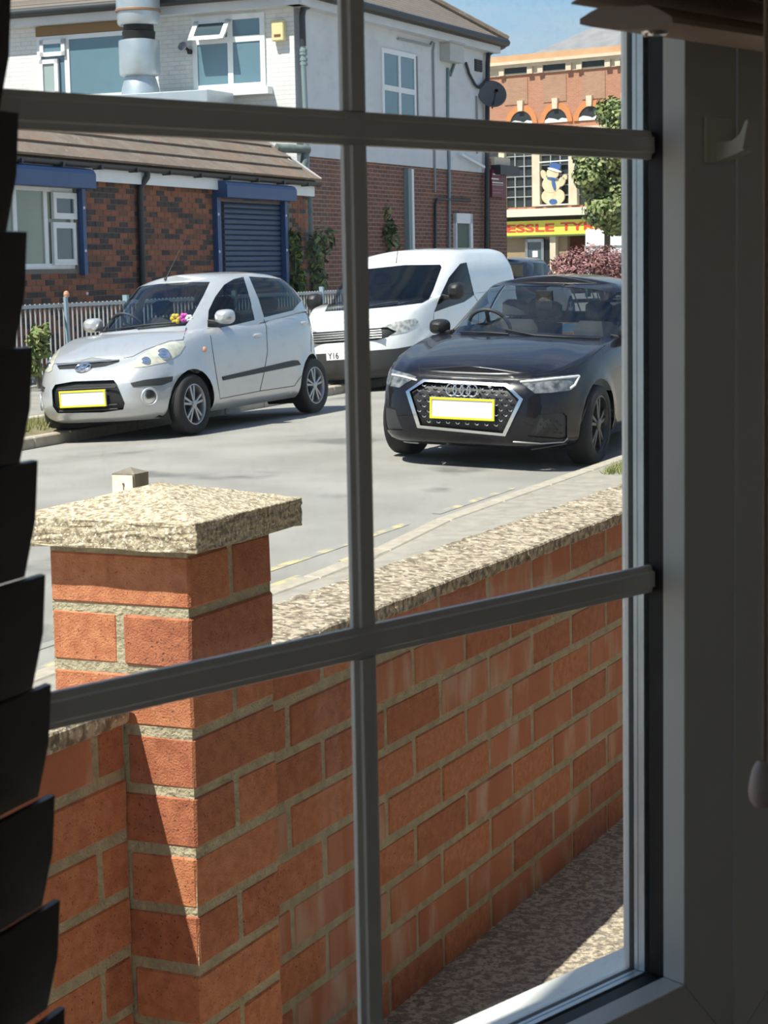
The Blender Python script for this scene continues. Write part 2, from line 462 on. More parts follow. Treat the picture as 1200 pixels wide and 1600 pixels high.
gp = empty('gate_pillar', ST(PS + .1, PA + .1, .392), 'square red brick gate pillar with a pointed concrete cap', 'pillar')
mb = MB(); mb.box(ST, PS + .0018, PS + .2132, PA + .0018, PA + .1982, .25, 1.2655); mb.build('mortar_bed', M_mort, gp)
for r in range(0, 13):
    z = 1.1926 + .0325 - .075 * r
    if r % 2 == 0:
        for ds in (.05125, .16375): put_brick(gp, PS + ds, PA + .1, z, .1025, .200, .065, random.choice((B_or, B_or, B_rd)), random.randrange(3))
    else:
        for da in (.0475, .1525): put_brick(gp, PS + .1075, PA + da, z, .215, .095, .065, random.choice((B_or, B_or, B_rd)), random.randrange(3))
M_cap = mat('cap_concrete', (.25, .195, .125), .95, col2=(.60, .52, .375), nscale=130, lo=.36, hi=.60, bump=.45, bscale=260, col3=(.84, .78, .64), n3=240, lo3=.56, hi3=.64)
mb = MB(); e_ = .031; zb_ = 1.2655; zt_ = zb_ + .036
c = [ST(PS - e_, PA - e_, 0), ST(PS + .215 + e_, PA - e_, 0), ST(PS + .215 + e_, PA + .2 + e_, 0), ST(PS - e_, PA + .2 + e_, 0)]
ctr = ST(PS + .1075, PA + .1, 0)
rows = [[p + UP * zb_ for p in c], [p + UP * zt_ for p in c]]
mb.quadgrid(rows, 0, True); mb.poly([p + UP * zb_ for p in c])
for i in range(4):
    mb.poly([c[i] + UP * zt_, c[(i + 1) % 4] + UP * zt_, ctr + UP * (zt_ + .031)])
cap = mb.build('pillar_cap', M_cap, gp, merge=1e-5)
bm = bmesh.new(); bm.from_mesh(cap.data)
bmesh.ops.subdivide_edges(bm, edges=bm.edges, cuts=9, use_grid_fill=True)
r = random.Random(3)
for v in bm.verts: v.co += Vector((r.uniform(-1, 1), r.uniform(-1, 1), r.uniform(-1, 1))) * .0011
bm.to_mesh(cap.data); bm.free(); bevel(cap, .003)

# post standing on the pavement behind the pillar cap
M_wood = mat('weathered_post', (.17, .145, .11), .9, col2=(.27, .24, .19), nscale=30, stretch=(1, 1, .15), bump=.4, bscale=60)
M_wp = mat('white_reflector_plate', (.80, .80, .76), .5, col2=(.70, .66, .55), nscale=25)
M_rust = mat('rust_screw', (.22, .12, .06), .7)
P = at_depth(211, 770, 6.1); su, sa, _ = ST.loc(P)
pst = empty('marker_post', ST(su + .04, sa + .04, ktop(su)), 'short square wooden post with a white plate just behind the pillar cap', 'post')
zt_ = at_depth(211, 741, 6.1).z
mb = MB(); w_ = .082
q = [ST(su, sa, 0), ST(su + w_, sa, 0), ST(su + w_, sa + w_, 0), ST(su, sa + w_, 0)]
mb.quadgrid([[p + UP * .02 for p in q], [p + UP * zt_ for p in q]], 0, True)
cc = ST(su + w_ / 2, sa + w_ / 2, zt_ + .018)
for i in range(4): mb.poly([q[i] + UP * zt_, q[(i + 1) % 4] + UP * zt_, cc])
mb.build('post_shaft', M_wood, pst, merge=1e-5)
mb = MB(); mb.box(ST, su - .006, su - .001, sa + .004, sa + w_ - .004, zt_ - .26, zt_ - .004); mb.build('white_plate', M_wp, pst)
mb = MB(); mb.lathe(ST(su - .006, sa + w_ * .45, zt_ - .030), -ES, [(.003, 0), (.003, .004), (0.0005, .005)], 8); mb.tube([ST(su - .0072, sa + w_ * .45, zt_ - .032), ST(su - .0072, sa + w_ * .45, zt_ - .075)], .0012, 5)
mb.build('screw', M_rust, pst)
# ------------------------------------------------------------------ the window and the room
AW = math.radians(42.5)
EW = Vector((math.sin(AW), math.cos(AW), 0))       # along the window
NW = Vector((math.cos(AW), -math.sin(AW), 0))      # into the room
P0 = at_depth(560, 800, 1.1)
WF = Frame((P0.x, P0.y, 0), EW, NW)
s0, _z = fpx(WF, 1013.5, 900)
_s, zb = fpx(WF, 1020, 1518)
zu = fpx(WF, 553, 200, .0045)[1]
zl = fpx(WF, 568, 1005, .0045)[1]
sL, zt = -.40, zu + .20
M_pvc = mat('white_upvc', (.78, .77, .72), .35, col2=(.75, .74, .69), nscale=6)
M_gask = mat('black_gasket', (.012, .010, .009), .6)
M_alu = mat('spacer_aluminium', (.62, .66, .68), .4, .55, col2=(.55, .60, .62), nscale=30)
M_pane = glass_mat('window_pane', (.97, .98, .975), 1.0, 0.0, 1.45, dirt=.10)
win = empty('window_1', WF(s0 / 2, 0, zb), kind='structure')
def ring(fr, name, prof, sl, sr, b, t, M, parent, gap=.0004, sides='lrbt', names=None):
    """four mitred lengths of a frame; prof = [(outward offset, v)]"""
    for side in sides:
        mb = MB(); A = []; B = []
        for o_, v in prof:
            if side == 'r': A.append(fr(sr + o_, v, b - o_ + gap)); B.append(fr(sr + o_, v, t + o_ - gap))
            if side == 'l': A.append(fr(sl - o_, v, b - o_ + gap)); B.append(fr(sl - o_, v, t + o_ - gap))
            if side == 'b': A.append(fr(sl - o_ + gap, v, b - o_)); B.append(fr(sr + o_ - gap, v, b - o_))
            if side == 't': A.append(fr(sl - o_ + gap, v, t + o_)); B.append(fr(sr + o_ - gap, v, t + o_))
        mb.quadgrid([A, B], 0, True); mb.poly(A); mb.poly(B[::-1])
        mb.build(name, M, parent)
ring(WF, 'frame', [(.0, .0117), (.0030, .0262), (.0036, .0266), (.063, .0266), (.063, -.060), (.060, -.060), (.0165, -.030), (.0068, -.0262), (.0, -.0195), (.0, -.0166), (.004, -.0162), (.012, -.016), (.012, .010)], sL, s0, zb, zt, M_pvc, win)
ring(WF, 'gasket', [(-.0002, .0005), (.0, .0116), (.009, .0116), (.009, .0005)], sL, s0, zb, zt, M_gask, win)
ring(WF, 'gasket', [(.0, -.0164), (-.0003, -.0130), (.009, -.0130), (.009, -.0164)], sL, s0, zb, zt, M_gask, win)
ring(WF, 'spacer_bar', [(.0, -.0125), (.0, -.0095), (.0004, -.0091), (.0004, -.0070), (.0, -.0066), (.0, -.0040), (.008, -.0040), (.008, -.0125)], sL, s0, zb, zt, M_alu, win)
for v in (-.002, -.0145):
    mb = MB(); mb.box(WF, sL - .008, s0 + .008, v - .0015, v + .0015, zb - .008, zt + .008); mb.build('pane', M_pane, win)
BP = [(-.0094, .0003), (-.0091, .0030), (-.0054, .0041), (-.0050, .0058), (.0050, .0058), (.0054, .0041), (.0091, .0030), (.0094, .0003)]
def bar_h(z):
    mb = MB(); A = [WF(sL, v, z + o_) for o_, v in BP]; B = [WF(s0 - .001, v, z + o_) for o_, v in BP]
    mb.quadgrid([A, B], 0, True); mb.poly(A); mb.poly(B); bevel(mb.build('glazing_bar', M_pvc, win), .0003)
def bar_v(s, za, zc):
    mb = MB(); A = [WF(s + o_, v, za) for o_, v in BP]; B = [WF(s + o_, v, zc) for o_, v in BP]
    mb.quadgrid([A, B], 0, True); mb.poly(A); mb.poly(B); bevel(mb.build('glazing_bar', M_pvc, win), .0003)
bar_h(zu); bar_h(zl)
for a_, b_ in ((zb, zl - .0092), (zl + .0092, zu - .0092), (zu + .0092, zt)): bar_v(0.0, a_, b_)
for ss in (-.262,):
    for a_, b_ in ((zb, zl - .0092), (zl + .0092, zu - .0092), (zu + .0092, zt)): bar_v(ss, a_, b_)
# outer sill
mb = MB(); p = []
for z_ in (0, .02):
    for (ss, vv, dz) in ((sL - .1, -.03, 0), (s0 + .1, -.03, 0), (s0 + .1, -.088, -.012), (sL - .1, -.088, -.012)):
        p.append(WF(ss, vv, zb - .035 + dz + z_))
mb.hexa(p); tag(mb.build('outer_sill', M_pvc, win), 'sunlit white outer sill')

# neighbouring window of the bay, on the right
AR = math.radians(58)
corner = WF(s0 + .0634, .0266, 0)
RF = Frame((corner.x, corner.y, 0), (math.sin(AR), math.cos(AR), 0), (math.cos(AR), -math.sin(AR), 0))
win2 = empty('window_2', RF(.4, 0, zb), kind='structure')
ring(RF, 'frame', [(.0, -.008), (.012, .0005), (.063, .0005), (.063, -.06), (.003, -.06), (.0, -.03)], .0640, .80, zb, zt, M_pvc, win2)
mb = MB(); mb.box(RF, .055, .81, -.024, -.020, zb - .008, zt + .008); mb.build('pane', M_pane, win2)

# room shell
M_wallp = mat('room_wall_paint', (.74, .71, .66), .9, col2=(.72, .69, .64), nscale=3)
M_ceil = mat('ceiling_paint', (.80, .79, .77), .9)
M_floor = mat('room_floor', (.34, .26, .19), .7, col2=(.28, .21, .15), nscale=8)
FZ, CZ = .45, 2.75
V0 = WF(sL - .063, 0, 0); V1 = corner.copy(); V1.z = 0
V2 = RF(.87, 0, 0)
ALF = math.radians(21)
DL = Vector((-math.sin(ALF), -math.cos(ALF), 0))
V5 = V0 + DL * 1.7
V3 = Vector((2.6, -2.6, 0)); V4 = Vector((-1.6, -2.6, 0)); V25 = Vector((2.6, V2.y, 0)); V45 = Vector((-1.6, V5.y, 0))
def wallseg(name, A, B, z0=FZ, z1=CZ, th=.12):
    n = (B - A).cross(UP).normalized(); c = Vector((.3, -.6, 0))
    if n.dot((A + B) / 2 - c) < 0: n = -n
    mb = MB(); d = n * th
    mb.hexa([A + UP * z0, B + UP * z0, B + d + UP * z0, A + d + UP * z0, A + UP * z1, B + UP * z1, B + d + UP * z1, A + d + UP * z1])
    return tag(mb.build(name, M_wallp), kind='structure')
wallseg('wall_window_lower', WF(sL - .063, .0, 0), WF(s0 + .063, .0, 0), FZ, zb - .0635)
wallseg('wall_window_upper', WF(sL - .063, .0, 0), WF(s0 + .063, .0, 0), zt + .0635, CZ)
wallseg('wall_bay_right_lower', V1, V2, FZ, zb - .0635)
wallseg('wall_bay_right_upper', V1, V2, zt + .0635, CZ)
wallseg('wall_bay_left_lower', V0, V5, FZ, zb - .1)
wallseg('wall_bay_left_upper', V0, V5, zt + .1, CZ)
wallseg('wall_front_right', V2, V25); wallseg('wall_right', V25, V3)
B0, B1 = V3 + (V4 - V3) * .40, V3 + (V4 - V3) * .64
wallseg('wall_back_right', V3, B0); wallseg('wall_back_left', B1, V4); wallseg('wall_back_lower', B0, B1, FZ, 1.15); wallseg('wall_back_upper', B0, B1, 2.35, CZ)
KF_ = Frame((B1.x, B1.y - .06, 0), (1, 0, 0), (0, 1, 0)); added_win = empty('added_light_window', KF_(.5, 0, 1.15), kind='structure'); bw_ = (B0 - B1).length  # unseen back window, added to brighten the room
ring(KF_, 'frame', [(-.06, -.03), (-.06, .03), (.0, .03), (.0, -.03)], 0, bw_, 1.15, 2.35, M_pvc, added_win)
mb = MB(); mb.box(KF_, .05, bw_ - .05, -.006, .006, 1.20, 2.30); mb.build('pane', M_pane, added_win)
wallseg('wall_left', V4, V45); wallseg('wall_front_left', V45, V5)
# unseen house walls above and beside the bay, added to block sky light
M_house = mat('house_render', (.11, .098, .085), .9, col2=(.14, .125, .105), nscale=5, bump=.3, bscale=60)
def outer(name, A, B, z0, z1, off=.13):
    n = (B - A).cross(UP).normalized()
    if n.dot((A + B) / 2 - Vector((.3, -.6, 0))) < 0: n = -n
    A = A + n * off; B = B + n * off; d = n * .2; mb = MB()
    mb.hexa([A + UP * z0, B + UP * z0, B + d + UP * z0, A + d + UP * z0, A + UP * z1, B + UP * z1, B + d + UP * z1, A + d + UP * z1]); tag(mb.build(name, M_house), kind='structure')
outer('house_wall_right', V2 + ES * .05, V2 + ES * 7, 0, 6.4, .0)
outer('house_wall_upper', V5 + DL * 4, V0, 2.9, 6.4); outer('house_wall_bay', V0 + ES * .1, V2, 2.9, 6.4, .0); outer('house_wall_left', V5 + DL * .1, V5 + DL * 4, 0, 2.9)
pts = [V0, V1, V2, V25, V3, V4, V45, V5]
for nm, z_, M, d in (('floor', FZ, M_floor, -.1), ('ceiling', CZ, M_ceil, .1)):
    mb = MB(); mb.prism([p + UP * z_ for p in pts], (0, 0, d)); tag(mb.build(nm, M), kind='structure')

nl = DL.cross(UP).normalized()
if nl.dot(Vector((.3, -.6, 0)) - V0) < 0: nl = -nl
LFm = Frame(V0, DL, nl); win4 = empty('window_4', LFm(.8, 0, zb), kind='structure')
ring(LFm, 'frame', [(-.055, -.03), (-.055, .015), (.0, .015), (.0, -.05)], .10, 1.64, zb - .04, zt + .04, M_pvc, win4)
mb = MB(); mb.box(LFm, .14, 1.60, -.012, -.006, zb, zt); mb.build('pane', M_pane, win4)
mb = MB(); mb.box(LFm, .0, .10, -.10, .0, zb - .1, zt + .1); mb.box(LFm, 1.64, 1.70, -.10, .0, zb - .1, zt + .1); mb.box(LFm, .10, 1.64, -.10, 0, zb - .1, zb - .04); mb.box(LFm, .10, 1.64, -.10, 0, zt + .04, zt + .1); mb.build('surround', M_pvc, win4)
# ------------------------------------------------------------------ blinds
M_slat = mat('dark_wood_slat', (.030, .017, .012), .38, col2=(.045, .026, .018), nscale=60, stretch=(.06, .06, 1))
bl = empty('venetian_blind', at_depth(60, 900, .82), 'dark wooden venetian blind with nearly closed slats at the left edge', 'blind')
ALB = math.radians(20)
EB = Vector((-math.sin(ALB), -math.cos(ALB), 0))      # from the slat's right end towards the camera side
NB = Vector((math.cos(ALB), -math.sin(ALB), 0))       # into the room
YB = .83
tips = [(8, -10), (20, 175), (33, 361), (41.5, 541), (50, 718), (62, 896), (71, 1067), (77, 1240), (85, 1404), (93, 1572), (100, 1740)]
T0_ = at_depth(8, -10, YB)
ups = [T0_ + UP * .0465 * k for k in range(int((zt + .02 - T0_.z) / .0465), 0, -1)]
for T in ups + [at_depth(x_, y_, YB) for x_, y_ in tips]:
    top = T; bot = T - NB * .0085 - UP * .0497
    nn = (top - bot).cross(EB).normalized() * .0028
    mid = (top + bot) / 2 + nn * 0.15
    A = [top, mid + nn * .5, bot, bot + nn, mid + nn * 1.6, top + nn]
    mb = MB()
    B = [p + EB * .75 for p in A]
    mb.quadgrid([A, B], 0, True); mb.poly(A); mb.poly(B)
    sharpen(mb.build('slat', M_slat, bl), 50)
mb = MB(); hr = ups[0] + UP * .05
mb.hexa([hr - NB * .03, hr + EB * .75 - NB * .03, hr + EB * .75 + NB * .03, hr + NB * .03, hr - NB * .03 + UP * .04, hr + EB * .75 - NB * .03 + UP * .04, hr + EB * .75 + NB * .03 + UP * .04, hr + NB * .03 + UP * .04]); bevel(mb.build('head_rail', M_slat, bl), .003)
for k in (.12, .52):
    mb = MB()
    T0 = hr + EB * k - NB * .012; T1 = at_depth(100, 1740, YB) + EB * k - NB * .012
    mb.tube([T0, T1], .0011, 6); mb.build('ladder_cord', mat('cord_brown', (.10, .07, .05), .9), bl)

# raised blind above the right-hand part of the window
M_rail = mat('oak_brown_rail', (.36, .25, .17), .45, col2=(.27, .18, .12), nscale=40, stretch=(.05, .05, 1))
M_chr = mat('chrome', (.8, .8, .8), .15, 1.0)
AB2 = math.radians(40)
TB = at_depth(985, 36, 1.0)
BF = Frame((TB.x, TB.y, TB.z), (math.sin(AB2), math.cos(AB2), 0), (math.cos(AB2), -math.sin(AB2), 0))
rb = empty('venetian_blind', BF(0, 0, 0), 'brown wooden blind pulled up into a stack at the top right corner', 'blind')
def slat2(z, v0, v1, u0, tilt, th, name, M, bow=.0):
    mb = MB(); rows = []
    n = 8
    up = []; lo = []
    for i in range(n + 1):
        t = i / n; v = v0 + (v1 - v0) * t
        z_ = z + tilt * (t - .5) + bow * (1 - (2 * t - 1) ** 2)
        e_ = th * min(1, (4 * t * (1 - t) + .25))
        lo.append((v, z_)); up.append((v, z_ + e_))
    pr = lo + up[::-1]
    A = [BF(u0, v, z_) for v, z_ in pr]; B = [BF(u0 + .9, v, z_) for v, z_ in pr]
    mb.quadgrid([A, B], 0, True); mb.poly(A); mb.poly(B)
    return sharpen(mb.build(name, M, rb), 50)
slat2(0.000, -.030, .024, 0.0, -.004, .011, 'bottom_rail', M_rail, -.003)
slat2(.0135, -.031, .022, -.006, .004, .003, 'slat', M_rail, .003)
slat2(.0180, -.028, .024, -.002, .005, .003, 'slat', M_rail, .003)
slat2(.0225, -.032, .021, -.009, .003, .003, 'slat', M_rail, .003)
slat2(.0270, -.029, .024, -.004, .006, .003, 'slat', M_rail, .003)
slat2(.0315, -.031, .022, -.001, .004, .003, 'slat', M_rail, .003)
slat2(.0360, -.030, .024, -.006, .004, .003, 'slat', M_rail, .003)
slat2(.0405, -.030, .023, -.003, .004, .003, 'slat', M_rail, .003)
for k in range(16): slat2(.0450 + k * .0045, -.030 + .001 * (k % 3), .023 + .001 * (k % 2), -.003 - .002 * (k % 3), .004, .003, 'slat', M_rail, .003)
hz2_ = max(.13, zt + .06 - TB.z)
mb = MB(); mb.box(BF, -.005, .9, -.028, .026, hz2_, hz2_ + .04); bevel(mb.build('head_rail', M_rail, rb), .003)
for k in (.05, .45, .85):
    mb = MB(); mb.tube([BF(k, -.002, .116), BF(k, -.002, hz2_)], .001, 5); mb.build('lift_cord', mat('cord_brown', (.10, .07, .05), .9), rb)
mb = MB(); mb.lathe(BF(.016, .004, -.0035), -UP, [(.0068, -.002), (.0068, .0005), (.005, .0022), (.0025, .0016), (.0, .0014)], 16); mb.build('cord_button', M_chr, rb, smooth=True)

# cord with a wooden acorn at the right edge
M_ac = mat('pale_acorn', (.55, .45, .40), .45)
Pc = at_depth(1191, 1225, .95)
cd = empty('blind_cord', Pc, 'pale acorn shaped pull hanging on a cord at the right edge', 'blind cord')
mb = MB(); mb.lathe(Pc + UP * .0115, -UP, [(.0015, 0), (.003, .0006), (.0048, .004), (.0062, .010), (.0068, .015), (.0062, .0195), (.004, .0225), (.0, .0235)], 20)
mb.build('acorn_pull', M_ac, cd, smooth=True)
mb = MB(); mb.tube([Pc + UP * .011 + RGT * .001, at_depth(1196, 600, .95), at_depth(1197, -60, .95)], .0011, 6); mb.build('cord', mat('cord_tan', (.35, .24, .16), .9), cd)

# white plastic hook on the window frame
M_hook = mat('cream_plastic', (.80, .76, .66), .4)
hv = .0268
hu, hz = fpx(WF, 1098, 255, hv); hu2, hz2 = fpx(WF, 1140, 184, hv)
hk = empty('cord_hook', WF(hu, hv, hz), 'cream plastic hook with a curved saddle on the dark window frame', 'hook')
mb = MB(); mb.box(WF, hu, hu2, hv, hv + .0022, hz, hz2); bevel(mb.build('back_plate', M_hook, hk), .0008)
mb = MB()
hh = hz2 - hz
prof = [(.0, .22), (.0, .50), (.006, .46), (.012, .47), (.018, .60), (.0225, .88), (.0245, .86), (.0205, .27), (.022, .25), (.0, .02)]
A = [WF(hu + .012, hv + .002 + p_, hz + q_ * hh) for p_, q_ in prof]; mb.prism(A, WF.u * .013); bevel(mb.build('saddle', M_hook, hk), .0007)
# ------------------------------------------------------------------ cars
M_black = mat('black_plastic', (.012, .012, .013), .5)
M_trim = mat('charcoal_plastic', (.035, .036, .038), .55)
M_rub = mat('tyre_rubber', (.018, .018, .019), .8)
M_seam = mat('panel_gap', (.01, .01, .01), .8)
M_int = mat('car_interior', (.030, .030, .032), .85)
M_chrome = mat('bright_chrome', (.75, .76, .78), .12, 1.0)
M_alloy = mat('alloy_wheel', (.42, .42, .43), .35, .8)
M_dalloy = mat('dark_alloy_wheel', (.06, .06, .065), .35, .7)
M_lens = mat('headlight_lens', (.24, .25, .25), .10, 0.0, coat=1.0, col2=(.60, .60, .56), nscale=22)
M_ylens = mat('aged_headlight_lens', (.66, .64, .50), .14, 0.0, coat=1.0, col2=(.42, .43, .38), nscale=18)
M_dlens = mat('dark_headlight_lens', (.05, .055, .06), .06, 0.0, coat=1.0, col2=(.22, .23, .24), nscale=22)
M_led = mat('light_guide', (.75, .77, .78), .2)
M_plate = mat('plate_white', (.86, .86, .84), .4)
M_platey = mat('plate_border_yellow', (.80, .70, .02), .4)
M_red = mat('tail_lamp_red', (.35, .02, .02), .2, coat=1.0)
M_amb = mat('amber_lens', (.75, .35, .20), .2, coat=1.0)
M_cglass = glass_mat('car_glass', (.84, .90, .93), 1.0, 0.0, 1.52)
M_cglassd = glass_mat('dark_car_glass', (.34, .38, .40), 1.0, 0.0, 1.52)

def interp(tab, x):
    """smooth interpolation of [(x, v)] sorted by x"""
    xs = np.array([p[0] for p in tab], float); vs = np.array([p[1] for p in tab], float)
    if len(xs) < 3: return np.interp(x, xs, vs)
    h = np.diff(xs); d = np.diff(vs) / h
    mm = np.zeros(len(xs)); mm[0] = d[0]; mm[-1] = d[-1]
    for i in range(1, len(xs) - 1):
        mm[i] = 0 if d[i - 1] * d[i] <= 0 else 2 * d[i - 1] * d[i] / (d[i - 1] + d[i])
    x = np.clip(np.asarray(x, float), xs[0], xs[-1])
    k = np.clip(np.searchsorted(xs, x) - 1, 0, len(xs) - 2)
    t = (x - xs[k]) / h[k]
    return (2 * t**3 - 3 * t**2 + 1) * vs[k] + (t**3 - 2 * t**2 + t) * h[k] * mm[k] + (-2 * t**3 + 3 * t**2) * vs[k + 1] + (t**3 - t**2) * h[k] * mm[k + 1]
def outline(N, xm, xf, xr, w, nf, nr):
    th = np.linspace(0, math.pi, 1601)
    c = np.cos(th); s = np.abs(np.sin(th))
    n = np.where(c >= 0, nf, nr)
    ca = np.abs(c) ** (2 / n); sa = s ** (2 / n)
    x = np.where(c >= 0, xm + (xf - xm) * ca, xm - (xm - xr) * ca); y = w * sa
    y[0] = y[-1] = 0
    d = np.concatenate([[0], np.cumsum(np.hypot(np.diff(x), np.diff(y)))])
    u = np.linspace(0, d[-1], N)
    return np.interp(u, d, x), np.interp(u, d, y)

class Car:
    def __init__(s, name, pos_sa, yaw, label, paint, P):
        s.P = P; s.paint = paint
        x0, y0 = pos_sa
        u, a, _ = ST.loc(Vector((x0, y0, 0)))
        n = UP.copy() if 'z' in P else (UP - ES * .012 + EA * .020 * (a - 6.2)).normalized()
        X = Vector((math.cos(yaw), math.sin(yaw), 0)); X = (X - n * X.dot(n)).normalized(); Y = n.cross(X)
        M = Matrix((X, Y, n)).transposed().to_4x4(); M.translation = Vector((x0, y0, P['z'] if 'z' in P else road_z(u, a) + P.get('dz', 0)))
        s.M = M; s.Mi = M.inverted()
        s.root = empty(name, M.translation, label, 'van' if 'van' in name else 'car')
        s.root.rotation_euler = M.to_euler()
        s.cam = s.Mi @ CAM
        s.body()
    def rayl(s, x, y):
        return (s.Mi.to_3x3() @ ray(x, y)).normalized()
    def add(s, name, mb, mats, smooth=False, parent=None, ang=None, bev=None, label=None):
        o = mb.build(name, mats, None)
        o.parent = parent or s.root
        if bev: bevel(o, bev)
        if ang: sharpen(o, ang)
        elif smooth: o.data.polygons.foreach_set('use_smooth', [True] * len(o.data.polygons))
        if label: o['label'] = label
        return o
    def body(s):
        P = s.P; N = P.get('N', 84); rows = []
        T = P['low']; xm = P.get('xm', 0)
        for t in P['tl']:
            xf = interp([(r[0], r[1]) for r in T], t); xr = interp([(r[0], r[2]) for r in T], t); w = interp([(r[0], r[3]) for r in T], t)
            x, y = outline(N, xm, float(xf), float(xr), float(w), P['nf'], P['nr'])
            zl = interp(P['zlow'], x); z = zl + t * (interp(P['ztop'], x) - zl)
            rows.append(np.stack([x, y, z], 1))
        top = rows[-1]
        for k in (.985, .95, .9, .8, .65, .5, .35, .2, .1, 0):
            r = top.copy(); r[:, 1] *= k; r[:, 2] += interp(P['crown'], r[:, 0]) * (1 - k * k)
            rows.append(r)
        nlow = len(rows)
        G = P['gh']; gr = []
        for t in P['gl']:
            xf = interp([(r[0], r[1]) for r in G], t); xr = interp([(r[0], r[2]) for r in G], t); w = interp([(r[0], r[3]) for r in G], t)
            x, y = outline(N, P.get('gxm', -.3), float(xf), float(xr), float(w), P['gnf'], P['gnr'])
            zb_ = interp(P['ztop'], x) - .02; z = zb_ + t * (interp(P['zr'], x) - zb_)
            gr.append(np.stack([x, y, z], 1))
        top = gr[-1]
        for k in (.96, .88, .75, .6, .45, .3, .15, 0):
            r = top.copy(); r[:, 1] *= k; r[:, 2] += P['rcrown'] * (1 - k * k)
            gr.append(r)
        bm = bmesh.new()
        lay = bm.faces.layers.int.new('reg')
        def grid(rs, reg):
            vs = [[bm.verts.new(p) for p in r] for r in rs]
            for i in range(len(rs) - 1):
                for j in range(N - 1):
                    f = bm.faces.new((vs[i][j], vs[i][j + 1], vs[i + 1][j + 1], vs[i + 1][j])); f[lay] = reg
        grid(rows, 0); grid(gr, 1)
        ret = bmesh.ops.duplicate(bm, geom=bm.verts[:] + bm.edges[:] + bm.faces[:])
        nv = [g for g in ret['geom'] if isinstance(g, bmesh.types.BMVert)]
        for v in nv: v.co.y = -v.co.y
        bmesh.ops.reverse_faces(bm, faces=[g for g in ret['geom'] if isinstance(g, bmesh.types.BMFace)])
        bmesh.ops.remove_doubles(bm, verts=bm.verts, dist=.0006)
        bmesh.ops.dissolve_degenerate(bm, edges=bm.edges, dist=.0003)
        # flared arches
        for ax in P['axles']:
            for v in bm.verts:
                if v.co.z < .95 and abs(v.co.y) > .4:
                    r = math.hypot(v.co.x - ax, v.co.z - P['rw'])
                    v.co.y += math.copysign(P.get('flare', .014) * math.exp(-((r - P['ra']) / .055) ** 2), v.co.y)
        if P.get('shape'): 
            for v in bm.verts: P['shape'](v)
        bm.normal_update()
        # cabin deck below the glass becomes the dark interior
        g0 = P['gh'][0]
        for f in bm.faces:
            c = f.calc_center_median()
            if f[lay] == 0 and f.normal.z > .8 and g0[2] < c.x < g0[1] - .02 and abs(c.y) < g0[3] - .03:
                e_ = ((abs(c.x - P.get('gxm', -.3)) / ((g0[1] if c.x > P.get('gxm', -.3) else -g0[2]) + .3)) ** P['gnf'] + (abs(c.y) / g0[3]) ** P['gnf'])
                if e_ < .93: f[lay] = 2
        bmesh.ops.delete(bm, geom=[f for f in bm.faces if f.normal.z < -.97 and f.calc_center_median().z < .3], context='FACES')
        s.bm = bm; s.lay = lay
        out = [f for f in bm.faces if f[lay] != 2]
        sign = 0
        for f in bm.faces: sign += f.normal.dot(f.calc_center_median() - Vector((0, 0, .6)))
        if sign < 0: bmesh.ops.reverse_faces(bm, faces=bm.faces); bm.normal_update()
        # wheel arches
        for ax in P['axles']:
            R = P['ra']
            poly = [(ax + R * math.cos(2 * math.pi * k / 28), P['rw'] + R * math.sin(2 * math.pi * k / 28)) for k in range(28)]
            s.cut_local('side', poly, 99, lambda c, n: abs(c.y) > .45 and c.z < 1.0 and f_reg(c) , both=True)
        bmesh.ops.delete(bm, geom=[f for f in bm.faces if f[lay] == 99], context='FACES')
        s.bvh()
    def bvh(s):
        s.tree = BVHTree.FromBMesh(s.bm)
    def hit(s, x, y):
        d = s.rayl(x, y)
        loc, n, i, dd = s.tree.ray_cast(s.cam, d)
        return (loc, n) if loc else (None, None)
    def _cut(s, planes, inside, reg, ok, box):
        bm = s.bm
        faces = [f for f in bm.faces if box(f) and ok(f.calc_center_median(), f.normal)]
        for co, no in planes:
            geom = set(faces)
            for f in faces:
                geom.update(f.edges); geom.update(f.verts)
            r = bmesh.ops.bisect_plane(bm, geom=list(geom), dist=1e-5, plane_co=co, plane_no=no)
            faces = [g for g in r['geom'] if isinstance(g, bmesh.types.BMFace)]
        hit = []
        for f in faces:
            if inside(f.calc_center_median()):
                f[s.lay] = reg; hit.append(f)
        return hit
    def cut_local(s, view, poly, reg, ok=None, both=False):
        """view: side (x,z) projected along y, front (y,z) along x, top (x,y) along z"""
        ia, ib, d = {'side': (0, 2, Vector((0, 1, 0))), 'front': (1, 2, Vector((1, 0, 0))), 'top': (0, 1, Vector((0, 0, 1)))}[view]
        planes = []
        for i in range(len(poly)):
            a = Vector((0, 0, 0)); b = Vector((0, 0, 0))
            a[ia], a[ib] = poly[i]; b[ia], b[ib] = poly[(i + 1) % len(poly)]
            if (b - a).length < 1e-5: continue
            planes.append((a, (b - a).cross(d).normalized()))
        lo = [min(p[k] for p in poly) for k in (0, 1)]; hi = [max(p[k] for p in poly) for k in (0, 1)]
        def box(f):
            for ax, l_, h_ in ((ia, lo[0], hi[0]), (ib, lo[1], hi[1])):
                v = [q.co[ax] for q in f.verts]
                if min(v) > h_ + .01 or max(v) < l_ - .01: return False
            return True
        ok = ok or (lambda c, n: True)
        return s._cut(planes, lambda c: inpoly((c[ia], c[ib]), poly), reg, ok, box)
